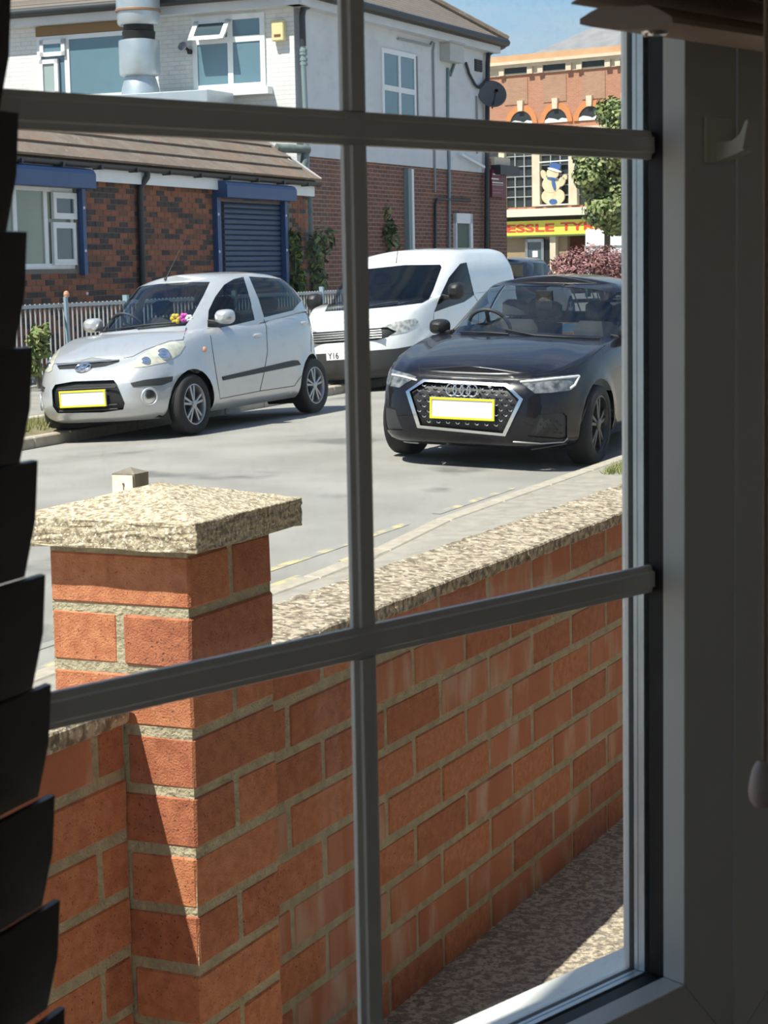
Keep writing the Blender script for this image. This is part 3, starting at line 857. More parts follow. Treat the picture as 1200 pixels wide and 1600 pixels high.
    def cut_px(s, poly, reg, mirror=True, ok=None, back=False):
        """outline as seen in the photograph, cut where those sight lines meet the shell; mirrored to the other flank"""
        res = []
        for sg in ((1, -1) if mirror else (1,)):
            R = [s.rayl(*p) for p in poly]
            cam_ = s.cam.copy()
            if sg < 0:
                for r in R: r.y = -r.y
                cam_.y = -cam_.y
            planes = [(cam_, R[i].cross(R[(i + 1) % len(R)]).normalized()) for i in range(len(R))]
            lo = [min(p[k] for p in poly) - 3 for k in (0, 1)]; hi = [max(p[k] for p in poly) + 3 for k in (0, 1)]
            def px(c):
                c = Vector((c.x, c.y * sg, c.z)); return proj(s.M @ c)
            def box(f):
                q = [px(v.co) for v in f.verts]
                return not (min(a[0] for a in q) > hi[0] or max(a[0] for a in q) < lo[0] or min(a[1] for a in q) > hi[1] or max(a[1] for a in q) < lo[1])
            def okk(c, n):
                v = (cam_ - c).normalized()
                if n.dot(v) < .02: return False
                return ok(c, n) if ok else True
            res += s._cut(planes, lambda c: inpoly(px(c), poly), reg, okk, box)
        return res
    def panel(s, faces, w=.005):
        """dark gap around a panel"""
        faces = [f for f in faces if f.is_valid]
        if not faces: return
        reg = faces[0][s.lay]
        r = bmesh.ops.inset_region(s.bm, faces=faces, thickness=w, use_even_offset=True, use_boundary=True)
        for f in r['faces']: f[s.lay] = 50
    def emit(s, spec, default):
        """spec: reg -> (name, material, thickness); each connected piece of a region becomes a part"""
        bm = s.bm; lay = s.lay
        groups = {}
        for f in bm.faces: groups.setdefault(f[lay], []).append(f)
        made = []
        for reg, fs in groups.items():
            nm, M, off, split = spec.get(reg, default)
            comps = []
            if split:
                todo = set(fs)
                while todo:
                    st = [todo.pop()]; comp = []
                    while st:
                        f = st.pop(); comp.append(f)
                        for e in f.edges:
                            for g in e.link_faces:
                                if g in todo: todo.remove(g); st.append(g)
                    comps.append(comp)
                comps = [c for c in comps if len(c) > 2]
            else: comps = [fs]
            for comp in comps:
                vm = {}; V = []; Fc = []
                for f in comp:
                    idx = []
                    for v in f.verts:
                        if v not in vm: vm[v] = len(V); V.append(v.co + v.normal * off)
                        idx.append(vm[v])
                    Fc.append(idx)
                me = bpy.data.meshes.new(nm); me.from_pydata([tuple(v) for v in V], [], Fc); me.materials.append(M)
                me.polygons.foreach_set('use_smooth', [True] * len(me.polygons))
                try:
                    me.normals_split_custom_set_from_vertices([tuple(v.normal) for v in vm])
                except Exception: pass
                o = bpy.data.objects.new(nm, me); COL.objects.link(o); o.parent = s.root
                made.append((reg, o))
        return made
    def wheel(s, x, y, r, w, M, spokes=5, double=True, rim=.66):
        sg = 1 if y > 0 else -1
        e = empty('wheel', (x, y, r)); e.parent = s.root
        ax = Vector((0, sg, 0)); o = Vector((0, 0, 0)); h = w / 2
        mb = MB(); rr = r * rim
        mb.lathe(o, ax, [(rr, -h), (r * .93, -h), (r * .985, -h * .8), (r, -h * .5), (r, h * .5), (r * .985, h * .82), (r * .94, h * .99), (r * .80, h * 1.04), (rr * 1.03, h * .98), (rr, h * .80)], 40)
        t = mb.build('tyre', M_rub); t.parent = e; t.data.polygons.foreach_set('use_smooth', [True] * len(t.data.polygons))
        mb = MB()
        mb.lathe(o, ax, [(rr * 1.02, h * .95), (rr * .97, h * .97), (rr * .93, h * .80), (rr * .90, h * .2), (rr * .88, -h * .6)], 40)
        t = mb.build('rim', M); t.parent = e; sharpen(t, 40)
        mb = MB(); mb.lathe(o, ax, [(0.001, h * .05), (rr * .55, h * .05), (rr * .9, -h * .05)], 24); mb.lathe(o, ax, [(rr * .62, h * .12), (rr * .60, h * .25), (rr * .2, h * .25)], 24)
        t = mb.build('brake_disc', M_trim); t.parent = e
        for k in range(spokes):
            mb = MB(); a = 2 * math.pi * k / spokes + .3
            for da in ((-.2, .2) if double else (0,)):
                c1 = Vector((math.cos(a + da * .9), 0, math.sin(a + da * .9))); tn = Vector((-math.sin(a + da), 0, math.cos(a + da)))
                wi = rr * (.055 if double else .13); wo = rr * (.075 if double else .20)
                q = []
                for (rad, wd, hh) in ((rr * .16, wi, .86), (rr * .95, wo, .80)):
                    q.append((c1 * rad, wd, hh))
                (a0, w0, h0), (a1, w1, h1) = q
                dpt = ax * (h * .35)
                p = [a0 - tn * w0 + ax * h * h0 - dpt, a0 + tn * w0 + ax * h * h0 - dpt, a1 + tn * w1 + ax * h * h1 - dpt, a1 - tn * w1 + ax * h * h1 - dpt]
                mb.hexa(p + [v + dpt for v in p])
            t = mb.build('spoke', M); t.parent = e; bevel(t, .004)
        mb = MB(); mb.lathe(o, ax, [(rr * .22, h * .5), (rr * .22, h * .88), (rr * .17, h * .93), (.001, h * .93)], 20)
        t = mb.build('hub_cap', M); t.parent = e; sharpen(t, 40)
        return e
    def liners(s):
        P = s.P
        for ax in P['axles']:
            for sg in (1, -1):
                mb = MB(); rows = []
                for (yy, R) in ((P['yw'] - .01, P['ra'] - .003), (P['yw'] - .35, P['ra'] - .003)):
                    rows.append([Vector((ax + R * math.cos(a), sg * yy, P['rw'] + R * math.sin(a))) for a in np.linspace(-.5, math.pi + .5, 26)])
                mb.quadgrid(rows); mb.poly([rows[1][i] for i in range(26)])
                s.add('wheel_arch', mb, M_black)
    def plate(s, x, z, w=.52, h=.112, lean=.0, yb=None, border=True, y=0.0):
        fr = Frame((x, y, z), (0, 1, 0), (-1, 0, 0))
        e = empty('number_plate', (x, y, z)); e.parent = s.root
        mb = MB(); mb.hexa([Vector(q) - Vector((x, y, z)) for q in [fr(-w / 2, 0, -h / 2), fr(w / 2, 0, -h / 2), fr(w / 2, .012, -h / 2), fr(-w / 2, .012, -h / 2), fr(-w / 2, lean, h / 2), fr(w / 2, lean, h / 2), fr(w / 2, .012 + lean, h / 2), fr(-w / 2, .012 + lean, h / 2)]])
        o = mb.build('plate_board', M_plate); o.parent = e
        if border:
            b = .016
            for (u0, u1, z0, z1) in ((-w / 2, w / 2, -h / 2, -h / 2 + b), (-w / 2, w / 2, h / 2 - b, h / 2), (-w / 2, -w / 2 + b, -h / 2 + b, h / 2 - b), (w / 2 - b, w / 2, -h / 2 + b, h / 2 - b)):
                mb = MB(); mb.hexa([Vector((.003, u0, z0)), Vector((.003, u1, z0)), Vector((-.001, u1, z0)), Vector((-.001, u0, z0)), Vector((.003, u0, z1)), Vector((.003, u1, z1)), Vector((-.001, u1, z1)), Vector((-.001, u0, z1))])
                o = mb.build('plate_border', M_platey); o.parent = e
        return e
    def seats(s, xs, yy, zt, wd=.46, M=None):
        M = M or M_int
        for y in yy:
            mb = MB()
            rows = []
            for (z, x, w, d) in ((zt - .75, xs + .02, wd * .5, .10), (zt - .45, xs - .02, wd * .52, .09), (zt - .25, xs - .06, wd * .48, .075), (zt - .17, xs - .075, wd * .36, .06)):
                rows.append([Vector((x + d * math.cos(a), y + w * math.sin(a) * (1 if abs(math.sin(a)) < .9 else 1), z)) for a in np.linspace(0, 2 * math.pi, 17)[:-1]])
            mb.quadgrid(rows, 0, True); mb.poly(rows[-1])
            rows = []
            for (z, w, d) in ((zt - .15, .07, .03), (zt - .135, .125, .05), (zt - .03, .12, .05), (zt, .07, .025)):
                rows.append([Vector((xs - .09 + d * math.cos(a), y + w * math.sin(a), z)) for a in np.linspace(0, 2 * math.pi, 17)[:-1]])
            mb.quadgrid(rows, 0, True); mb.poly(rows[-1]); mb.poly(rows[0])
            for q in (-.05, .05): mb.tube([(xs - .085, y + q, zt - .2), (xs - .09, y + q, zt - .1)], .006, 6)
            s.add('seat', mb, M, ang=45)
    def steering(s, x, y, z, r=.185):
        mb = MB(); ax = Vector((-.85, 0, .5)).normalized(); u = Vector((0, 1, 0)); v = ax.cross(u)
        c = Vector((x, y, z))
        mb.tube([c + (u * math.cos(a) + v * math.sin(a)) * r for a in np.linspace(0, 2 * math.pi, 29)], .016, 8, cap=False)
        for a in (.2, math.pi - .2, -math.pi / 2): mb.tube([c, c + (u * math.cos(a) + v * math.sin(a)) * r], .018, 6)
        mb.lathe(c - ax * .03, ax, [(.001, .05), (.06, .05), (.07, 0)], 14)
        s.add('steering_wheel', mb, M_trim, ang=50)
    def mirror(s, P, out, w, h, d, M, Mb, sg):
        e = empty('door_mirror', P); e.parent = s.root
        mb = MB(); rows = []
        c = Vector((0, sg * (out + w / 2), 0))
        for (x, k) in ((d * .55, .35), (d * .42, .72), (d * .1, .96), (-d * .35, 1.0), (-d * .45, .94)):
            rows.append([c + Vector((x - .0 * k, w / 2 * k * (abs(math.cos(a)) ** .7) * (1 if math.cos(a) > 0 else -1), h / 2 * k * (abs(math.sin(a)) ** .7) * (1 if math.sin(a) > 0 else -1))) for a in np.linspace(0, 2 * math.pi, 25)[:-1]])
        mb.quadgrid(rows, 0, True); mb.poly(rows[0])
        o = mb.build('mirror_housing', M); o.parent = e; sharpen(o, 60)
        mb = MB(); mb.poly(rows[-1][::-1]); o = mb.build('mirror_glass', M_chrome); o.parent = e
        mb = MB(); mb.hexa([Vector(q) for q in ((.04, -sg * .03, -h * .45), (-.03, -sg * .03, -h * .45), (-.03, sg * (out + w * .35), -h * .42), (.03, sg * (out + w * .35), -h * .42), (.04, -sg * .03, -h * .1), (-.03, -sg * .03, -h * .1), (-.03, sg * (out + w * .35), -h * .3), (.03, sg * (out + w * .35), -h * .3))])
        o = mb.build('mirror_arm', Mb); o.parent = e; bevel(o, .006)
    def floorpan(s):
        """dark underbody so daylight does not shine through the sills"""
        P = s.P; mb = MB(); w = P['low'][0][3] - .02
        xf, xr = P['low'][0][1] - .03, P['low'][0][2] + .03
        for (x0, x1, yy) in ((xr, P['axles'][1] - P['ra'], w), (P['axles'][1] - P['ra'], P['axles'][1] + P['ra'], .42), (P['axles'][1] + P['ra'], P['axles'][0] - P['ra'], w), (P['axles'][0] - P['ra'], P['axles'][0] + P['ra'], .42), (P['axles'][0] + P['ra'], xf - .12, w * .9)):
            mb.hexa([Vector(q) for q in ((x0, -yy, .20), (x1, -yy, .20), (x1, yy, .20), (x0, yy, .20), (x0, -yy, .30), (x1, -yy, .30), (x1, yy, .30), (x0, yy, .30))])
        s.add('underbody', mb, M_black)
def f_reg(c): return True
def inpoly(p, poly):
    x, y = p; c = False; n = len(poly); j = n - 1
    for i in range(n):
        xi, yi = poly[i]; xj, yj = poly[j]
        if (yi > y) != (yj > y) and x < (xj - xi) * (y - yi) / (yj - yi + 1e-12) + xi: c = not c
        j = i
    return c
def line_on(car, pts, r, name, M, lift=.004, n=6):
    """thin strip laid on the shell along pixels of the outline"""
    q = []
    for i in range(len(pts) - 1):
        for k in range(4):
            t = k / 4; x = pts[i][0] * (1 - t) + pts[i + 1][0] * t; y = pts[i][1] * (1 - t) + pts[i + 1][1] * t
            P, N_ = car.hit(x, y)
            if P: q.append(P + N_ * lift)
    P, N_ = car.hit(*pts[-1])
    if P: q.append(P + N_ * lift)
    if len(q) < 2: return
    mb = MB(); mb.tube(q, r, n); return car.add(name, mb, M, smooth=True)

# --- silver hatchback
M_silver = mat('silver_paint', (.56, .57, .58), .30, .45, coat=.8, col2=(.58, .59, .60), nscale=200)
hb = Car('hatchback', (-1.902, 20.113), math.radians(243.2), 'silver five-door hatchback parked in front of the brick building', M_silver, dict(
    low=[(0, 1.72, -1.54, .70), (.06, 1.80, -1.60, .755), (.16, 1.86, -1.64, .783), (.36, 1.893, -1.66, .796), (.58, 1.885, -1.65, .797), (.74, 1.855, -1.64, .790), (.87, 1.81, -1.63, .772), (.95, 1.765, -1.62, .752), (1.0, 1.69, -1.60, .715)],
    tl=[0, .03, .06, .11, .16, .22, .29, .36, .43, .5, .58, .66, .74, .81, .87, .91, .95, .975, 1.0], nf=4.0, nr=4.2,
    zlow=[(-1.7, .22), (-1.2, .19), (1.2, .19), (1.9, .19)], ztop=[(-1.7, 1.06), (-1.2, 1.085), (-.6, 1.045), (0, 1.0), (.6, .985), (.95, .965), (1.2, .915), (1.5, .825), (1.76, .725)],
    crown=[(-1.7, .0), (0, .0), (.6, .01), (1.0, .035), (1.3, .05), (1.6, .05), (1.76, .035)],
    gh=[(0, 1.10, -1.61, .745), (.3, .83, -1.56, .715), (.6, .56, -1.47, .668), (.82, .36, -1.37, .617), (.93, .25, -1.30, .578), (1.0, .12, -1.2, .52)], gl=[0, .06, .14, .22, .3, .4, .5, .6, .7, .76, .82, .88, .93, .965, 1.0], gnf=2.7, gnr=4.0,
    zr=[(-1.6, 1.38), (-1.2, 1.435), (-.6, 1.475), (0, 1.468), (.3, 1.44), (1.1, 1.40)], rcrown=.058, axles=(1.19, -1.19), rw=.285, ra=.335, yw=.70))
PNL = hb.panel
hb.cut_px([(124, 525), (136, 511), (150, 494), (170, 472), (193, 451), (250, 443.5), (300, 440.5), (328, 440.5), (318, 462), (300, 495), (290, 509), (225, 513), (160, 520)], 10, False)
hb.cut_px([(324, 511), (326, 485), (336, 464), (350, 445), (365, 436), (380.5, 432.5), (390, 464), (398, 500), (365, 508), (345, 512)], 11, True, ok=lambda c, n: abs(c.y) > .3)
hb.cut_px([(389, 432), (415, 433.7), (440, 436), (452.5, 445), (471, 469.5), (457.5, 485), (412.5, 496), (404, 467.5)], 11, True, ok=lambda c, n: abs(c.y) > .3)
hb.cut_local('front', [(-.50, 1.12), (.50, 1.12), (.46, 1.36), (.38, 1.405), (-.38, 1.405), (-.46, 1.36)], 12, lambda c, n: c.x < -1.1 and n.x < -.3)
f1 = hb.cut_px([(327, 513), (334, 560), (344, 623), (406, 611), (412, 585), (418, 550), (416, 510), (412, 499), (398, 502), (365, 510), (345, 514)], 13, True, ok=lambda c, n: abs(c.y) > .5)
f2 = hb.cut_px([(412, 499), (416, 510), (418, 550), (412, 585), (406, 611), (460, 603), (474, 582.5), (486, 550), (486, 510), (473, 472), (458.5, 487)], 14, True, ok=lambda c, n: abs(c.y) > .5)
f3 = hb.cut_px([(80, 569), (115, 567), (187.5, 561), (208, 557), (225, 547.5), (265, 533), (286, 531), (291, 512), (225, 515.5), (160, 522.5), (123, 528), (100, 541), (84, 553)], 15, False, ok=lambda c, n: n.z > .1)
hb.cut_px([(203.7, 572.5), (215, 560), (230, 549), (245, 541), (265, 535), (286, 533.7), (288.7, 540), (280, 553.7), (260, 566), (230, 572.5), (210, 575)], 16, True)
hb.cut_px([(347, 588.7), (457.5, 563), (465, 563), (469.5, 570), (348.7, 594.5)], 17, True, ok=lambda c, n: abs(c.y) > .5)
hb.cut_px([(203.7, 598.7), (225, 593.7), (270, 588), (268.7, 596), (252.5, 602), (207.5, 604.5)], 18, True)
hb.cut_px([(81, 610), (86, 601), (115, 596), (177.5, 593.7), (182.5, 600), (195, 630), (192.5, 640), (160, 644.5), (90, 645.7), (82.5, 635)], 19, False)
hb.cut_px([(88.7, 571), (115, 568.5), (187.5, 562.5), (186, 566), (165, 572.5), (147.5, 575), (92.5, 577.5)], 20, False)
hb.cut_px([(233.7 + 12.5 * math.cos(k * math.pi / 8), 620 + 12.5 * math.sin(k * math.pi / 8)) for k in range(16)], 21, True)
hb.bm.normal_update(); hb.bvh()
_pts = {k: hb.hit(*v) for k, v in dict(emb=(131, 576), rep=(320, 546), h1=(402.5, 524), h2=(474.5, 505), ant=(259, 436), mir=(336, 508), plate=(132, 622)).items()}
made = hb.emit({0: ('body_shell', M_silver, 0, False), 1: ('roof', M_silver, 0, False), 2: ('dashboard', M_int, -.05, False), 10: ('windscreen', M_cglass, -.003, True), 11: ('side_window', M_cglassd, -.004, True), 12: ('rear_window', M_cglassd, -.003, True), 13: ('front_door', M_silver, 0, True), 14: ('rear_door', M_silver, 0, True), 15: ('bonnet', M_silver, .002, True), 16: ('headlight', M_ylens, .004, True), 17: ('side_moulding', M_trim, .008, True), 18: ('bumper_strip', M_trim, .006, True), 19: ('lower_grille', M_black, -.03, True), 20: ('upper_grille', M_black, -.004, True), 21: ('fog_lamp', M_chrome, .0, True), 50: ('panel_gap', M_seam, -.004, False)}, ('body_shell', M_silver, 0, False))
hb.liners(); hb.floorpan()
for ax in (1.19, -1.19):
    for y in (.69, -.69): hb.wheel(ax, y, .287, .175, M_alloy, 5, True)
hb.seats(-.05, (.36, -.36), 1.28); hb.seats(-.95, (.34, -.34), 1.24); hb.steering(.52, -.36, 1.02)
fp = _pts['plate'][0]
hb.plate(fp.x + .012, fp.z - .005, .52, .155, .004)
mb = MB()
for zz in (-.115, -.075, .085): mb.tube([Vector((fp.x - .025, y_, fp.z + zz)) for y_ in np.linspace(-.30, .36, 8)], .008, 6)
hb.add('grille_bar', mb, M_trim, smooth=True)
line_on(hb, [(90, 571), (115, 569), (150, 566), (186, 562.5)], .009, 'grille_trim', M_chrome, .006)
ep, en = _pts['emb']
e = empty('emblem', ep); e.parent = hb.root
def ring_on(parent, c, n, rx, rz, r, M, name, k=24):
    n = Vector(n).normalized(); u = UP.cross(n).normalized(); v = n.cross(u); mb = MB()
    mb.tube([c + (u * rx * math.cos(a) + v * rz * math.sin(a)) for a in np.linspace(0, 2 * math.pi, k + 1)], r, 6, cap=False)
    o = mb.build(name, M); o.parent = parent; o.data.polygons.foreach_set('use_smooth', [True] * len(o.data.polygons)); return u, v
u, v = ring_on(e, en * .018, en, .082, .048, .009, M_chrome, 'emblem_ring')
mb = MB()
for (a, b) in (((-.045, -.036), (-.02, .036)), ((.02, -.036), (.045, .036)), ((-.034, -.004), (.034, .004))): mb.tube([en * .020 + u * a[0] + v * a[1], en * .020 + u * b[0] + v * b[1]], .010, 6)
o = mb.build('emblem_letter', M_chrome); o.parent = e
for k, nm in (('h1', 'door_handle'), ('h2', 'door_handle')):
    p, n_ = _pts[k]
    for sg in (1, -1):
        mb = MB(); c = Vector((p.x, sg * (p.y + .012), p.z))
        mb.tube([c + Vector((dx, -sg * abs(dx) ** 2 * 1.2, 0)) for dx in (-.085, -.06, 0, .06, .085)], [.010, .02, .022, .02, .010], 8); hb.add(nm, mb, M_silver, smooth=True)
p, n_ = _pts['rep']
for sg in (1, -1):
    mb = MB(); mb.lathe(Vector((p.x, sg * p.y, p.z)), (n_.x, sg * n_.y, n_.z), [(.03, 0), (.026, .008), (.012, .013), (.001, .014)], 16); hb.add('side_repeater', mb, M_amb, smooth=True)
p = _pts['mir'][0]
for sg in (1, -1): hb.mirror(Vector((p.x + .02, sg * (p.y - .02), p.z + .075)), .045, .19, .145, .14, M_silver, M_black, sg)
p = _pts['ant'][0]
mb = MB(); mb.tube([p, p + Vector((-.30, .10, .42))], [.005, .002], 6); mb.lathe(p, UP, [(.02, -.005), (.016, .012), (.006, .02)], 10); hb.add('aerial', mb, M_black, smooth=True)
line_on(hb, [(160, 519.5), (200, 513), (240, 508), (275, 506)], .008, 'wiper', M_black, .012)
line_on(hb, [(215, 515), (255, 511), (288, 507)], .008, 'wiper', M_black, .012)
def seam(car, pts, r=.0035, close=False):
    line_on(car, pts + ([pts[0]] if close else []), r, 'panel_seam', M_seam, .0005, 5)
seam(hb, [(327, 513), (334, 560), (344, 623), (406, 611), (460, 603), (474, 582.5), (486, 550), (486, 510), (473, 472)])
seam(hb, [(406, 611), (412, 585), (418, 550), (416, 510), (412, 499)])
seam(hb, [(80, 569), (115, 567), (187.5, 561), (208, 557), (225, 547.5), (265, 533), (286, 531), (291, 512)])
# inner lamps of the headlights and fog lamps
hb.bvh()
for px_, r_ in (((256, 553), .062), ((228, 564), .045)):
    p, n_ = hb.hit(*px_)
    for sg in (1, -1):
        mb = MB(); nn = Vector((n_.x, sg * n_.y, n_.z)); mb.lathe(Vector((p.x, sg * p.y, p.z)) + nn * .001, nn, [(r_, 0), (r_ * .93, .010), (r_ * .75, .006), (r_ * .4, .010), (.001, .012)], 20); hb.add('headlight_lamp', mb, M_chrome, smooth=True)
p, n_ = hb.hit(233.7, 620)
for sg in (1, -1):
    mb = MB(); nn = Vector((n_.x, sg * n_.y, n_.z)); c = Vector((p.x, sg * p.y, p.z))
    mb.lathe(c, nn, [(.088, .0), (.085, .014), (.070, .016), (.066, .004)], 24); hb.add('fog_lamp_ring', mb, M_silver, smooth=True)
# bright flowers on the dashboard
M_fy = mat('yellow_petal', (.85, .55, .03), .7); M_fp = mat('pink_petal', (.75, .08, .42), .7); M_fw = mat('white_petal', (.85, .85, .80), .7)
fl = hb.hit(283, 500)[0]
fl_e = empty('flower_ornament', hb.M @ fl, 'yellow and pink toy flowers on the dashboard of the silver hatchback', 'ornament')
for i, (dx, dy, dz, M, r_) in enumerate(((.0, -.10, .0, M_fy, .05), (.0, .0, .005, M_fp, .045), (.02, .07, -.005, M_fw, .035))):
    c = hb.M @ (fl + Vector((-.09 + dx, dy - .02, .015 + dz))); mb = MB()
    for k in range(6):
        a = 2 * math.pi * k / 6; cc = c + Vector((math.cos(a) * r_ * .6, 0, math.sin(a) * r_ * .6))
        mb.lathe(cc - Vector((0, .008, 0)), (0, 1, 0), [(.001, -.008), (r_ * .4, -.004), (r_ * .5, .004), (r_ * .4, .010), (.001, .014)], 10)
    mb.build('flower', M, fl_e, smooth=True)
# --- black hatchback with a hexagonal grille
M_blk = mat('black_metallic_paint', (.006, .006, .010), .25, .0, coat=.55, spec=.2, col2=(.009, .009, .014), nscale=250)
def au_shape(v):
    if v.co.x > .8 and v.co.z > .70:
        t = max(0, min(1, (.60 - abs(v.co.y)) / .07)); t = t * t * (3 - 2 * t)
        v.co.z += .014 * t * max(0, min(1, (v.co.x - .8) / .3))
au = Car('hatchback', (1.415, 17.16), math.radians(247.0), 'black hatchback with a large hexagonal grille parked by the near kerb', M_blk, dict(
    low=[(0, 1.92, -1.85, .77), (.06, 2.0, -1.9, .835), (.2, 2.045, -1.95, .865), (.4, 2.062, -1.97, .870), (.6, 2.055, -1.96, .868), (.78, 2.035, -1.93, .858), (.9, 2.0, -1.9, .838), (.96, 1.97, -1.88, .815), (1.0, 1.92, -1.85, .78)],
    tl=[0, .03, .06, .12, .2, .28, .34, .4, .47, .54, .6, .66, .72, .78, .84, .9, .93, .96, .98, 1.0], nf=5.2, nr=4.5,
    zlow=[(-2, .20), (0, .17), (2, .165)], ztop=[(-2, .97), (-1, 1.0), (0, .962), (.5, .953), (.8, .935), (1.2, .885), (1.7, .79), (1.97, .715)],
    crown=[(-2, 0), (.4, 0), (.8, .03), (1.2, .05), (1.7, .055), (1.97, .04)],
    gh=[(0, 1.02, -1.87, .80), (.3, .68, -1.74, .75), (.6, .34, -1.62, .688), (.82, .10, -1.50, .628), (.93, -.03, -1.43, .585), (1.0, -.18, -1.3, .52)], gl=[0, .06, .14, .22, .3, .4, .5, .6, .7, .76, .82, .88, .93, .965, 1.0], gnf=3.0, gnr=4.0,
    zr=[(-1.8, 1.24), (-1.5, 1.29), (-.8, 1.375), (-.2, 1.372), (.2, 1.345), (1.0, 1.28)], rcrown=.06, axles=(1.28, -1.28), rw=.315, ra=.365, yw=.76, shape=au_shape))
au.cut_px([(697, 521), (715, 497), (740, 470), (766, 446.5), (830, 446.5), (886, 448), (930, 452.5), (957, 458), (950, 492), (943, 526), (860, 521), (780, 517.5)], 10, False)
au.cut_local('side', [(.55, .985), (.22, 1.20), (-.10, 1.305), (-.55, 1.325), (-.55, .99)], 11, lambda c, n: abs(c.y) > .4)
au.cut_local('side', [(-.61, .995), (-.61, 1.325), (-1.05, 1.305), (-1.35, 1.22), (-1.50, 1.06), (-1.40, 1.02)], 11, lambda c, n: abs(c.y) > .4)
au.cut_local('front', [(-.52, 1.06), (.52, 1.06), (.46, 1.28), (.36, 1.33), (-.36, 1.33), (-.46, 1.28)], 12, lambda c, n: c.x < -1.1 and n.x < -.3)
au.cut_px([(655, 583), (693, 587), (777, 591), (812, 591), (866, 583), (905, 570), (945, 540), (943, 529), (860, 524), (780, 520.5), (697, 524), (672, 547), (655, 570)], 15, False, ok=lambda c, n: n.z > .1)
au.cut_px([(811, 596), (828, 592), (904, 585), (906, 590), (898, 604), (890, 610), (860, 614), (836, 615), (828, 609)], 16, True)
HEX = [(635, 612), (662, 593.5), (792, 600.5), (817.5, 624), (790, 681), (653, 668)]
HIN = [(641, 612), (664.5, 597.5), (789.5, 604.5), (811, 624.5), (786, 676.5), (657.5, 664)]
au.cut_px(HEX, 17, False); au.cut_px(HIN, 18, False)
au.cut_px([(824, 682), (841, 648), (880, 645), (886, 650), (886, 684), (876, 686)], 19, True)
au.bm.normal_update(); au.bvh()
made = au.emit({0: ('body_shell', M_blk, 0, False), 1: ('roof', M_blk, 0, False), 2: ('dashboard', M_int, -.05, False), 10: ('windscreen', M_cglass, -.003, True), 11: ('side_window', M_cglassd, -.004, True), 12: ('rear_window', M_cglassd, -.003, True), 15: ('bonnet', M_blk, .002, True), 16: ('headlight', M_dlens, .004, True), 17: ('grille_frame', M_chrome, .012, True), 18: ('grille', M_black, -.025, True), 19: ('side_intake', M_trim, -.012, True)}, ('body_shell', M_blk, 0, False))
au.liners(); au.floorpan()
for ax in (1.28, -1.28):
    for y in (.765, -.765): au.wheel(ax, y, .315, .21, M_dalloy, 5, True, .72)
au.seats(-.15, (.38, -.38), 1.22); au.seats(-1.05, (.36, -.36), 1.17); au.steering(.42, -.38, 1.0)
ph = au.hit(723, 638)[0]
au.plate(ph.x + .012, ph.z - .004, .53, .165, .004, y=-.005)
gx = au.hit(723, 609)
e = empty('emblem', gx[0]); e.parent = au.root
for k in range(4):
    c = Vector((.022, (k - 1.5) * .057, 0)); ring_on(e, c, (1, 0, .06), .042, .046, .0065, M_chrome, 'emblem_ring')
# honeycomb dashes of the grille
def dashes(car, px0, px1, rows, inside, name, M, wpx=9, lift=.0):
    mb = MB(); k = 0
    for y_ in rows:
        k += 1; x_ = px0 + (k % 2) * wpx * .75
        while x_ < px1:
            q = (x_, y_ + (x_ - 640) * .055)
            if inpoly(q, inside):
                a = car.hit(q[0] - wpx * .28, q[1])[0]; b = car.hit(q[0] + wpx * .28, q[1] + .5)[0]
                if a and b:
                    mb.tube([a + Vector((lift, 0, .012)), a + Vector((lift, .006, 0)), b + Vector((lift, -.006, 0)), b + Vector((lift, 0, .012))], .0048, 5)
            x_ += wpx * 1.5
    return car.add(name, mb, M, smooth=True)
M_dash = mat('grille_silver', (.62, .63, .65), .25, 1.0)
dashes(au, 640, 815, (602, 610, 618, 626, 634, 642, 650, 658, 666), [(646, 612), (666, 600), (788, 607), (806, 625), (784, 673), (660, 661)], 'grille_mesh', M_dash, 10, -.002)
dashes(au, 820, 890, (640, 646, 652, 658, 664, 670), [(838, 682), (848, 655), (880, 653), (882, 681)], 'intake_mesh', M_black, 7, .004)
line_on(au, [(600, 680), (612, 690), (640, 697), (700, 702), (760, 704), (830, 701), (884, 692)], .009, 'splitter_blade', M_trim, .006)
line_on(au, [(802, 690), (845, 692), (880, 690), (886, 684)], .007, 'splitter_trim', M_alloy, .006)
line_on(au, [(606, 684), (640, 690), (655, 691)], .007, 'splitter_trim', M_alloy, .006)
for q in ([(813, 597.5), (850, 594), (903, 588)], [(904, 588), (897, 602), (890, 607)]): 
    o = line_on(au, q, .010, 'light_strip', M_led, .007)
line_on(au, [(614, 586), (630, 589), (652, 595)], .009, 'light_strip', M_led, .007)
line_on(au, [(790, 517), (835, 526), (900, 530), (938, 531)], .008, 'wiper', M_black, .012)
line_on(au, [(720, 521), (760, 521.5), (795, 524)], .008, 'wiper', M_black, .012)
seam(au, [(655, 570), (656, 583), (693, 587), (777, 591), (812, 591), (866, 583), (905, 570), (945, 540)])
for sg in (1, -1): au.mirror(Vector((.44, sg * .71, 1.00)), .04, .17, .13, .15, M_black, M_black, sg)
mb = MB(); mb.lathe(Vector((.12, 0, 1.24)), (-1, 0, .1), [(.001, -.02), (.10, -.01), (.11, .01)], 4); au.add('rear_view_mirror', mb, M_black)

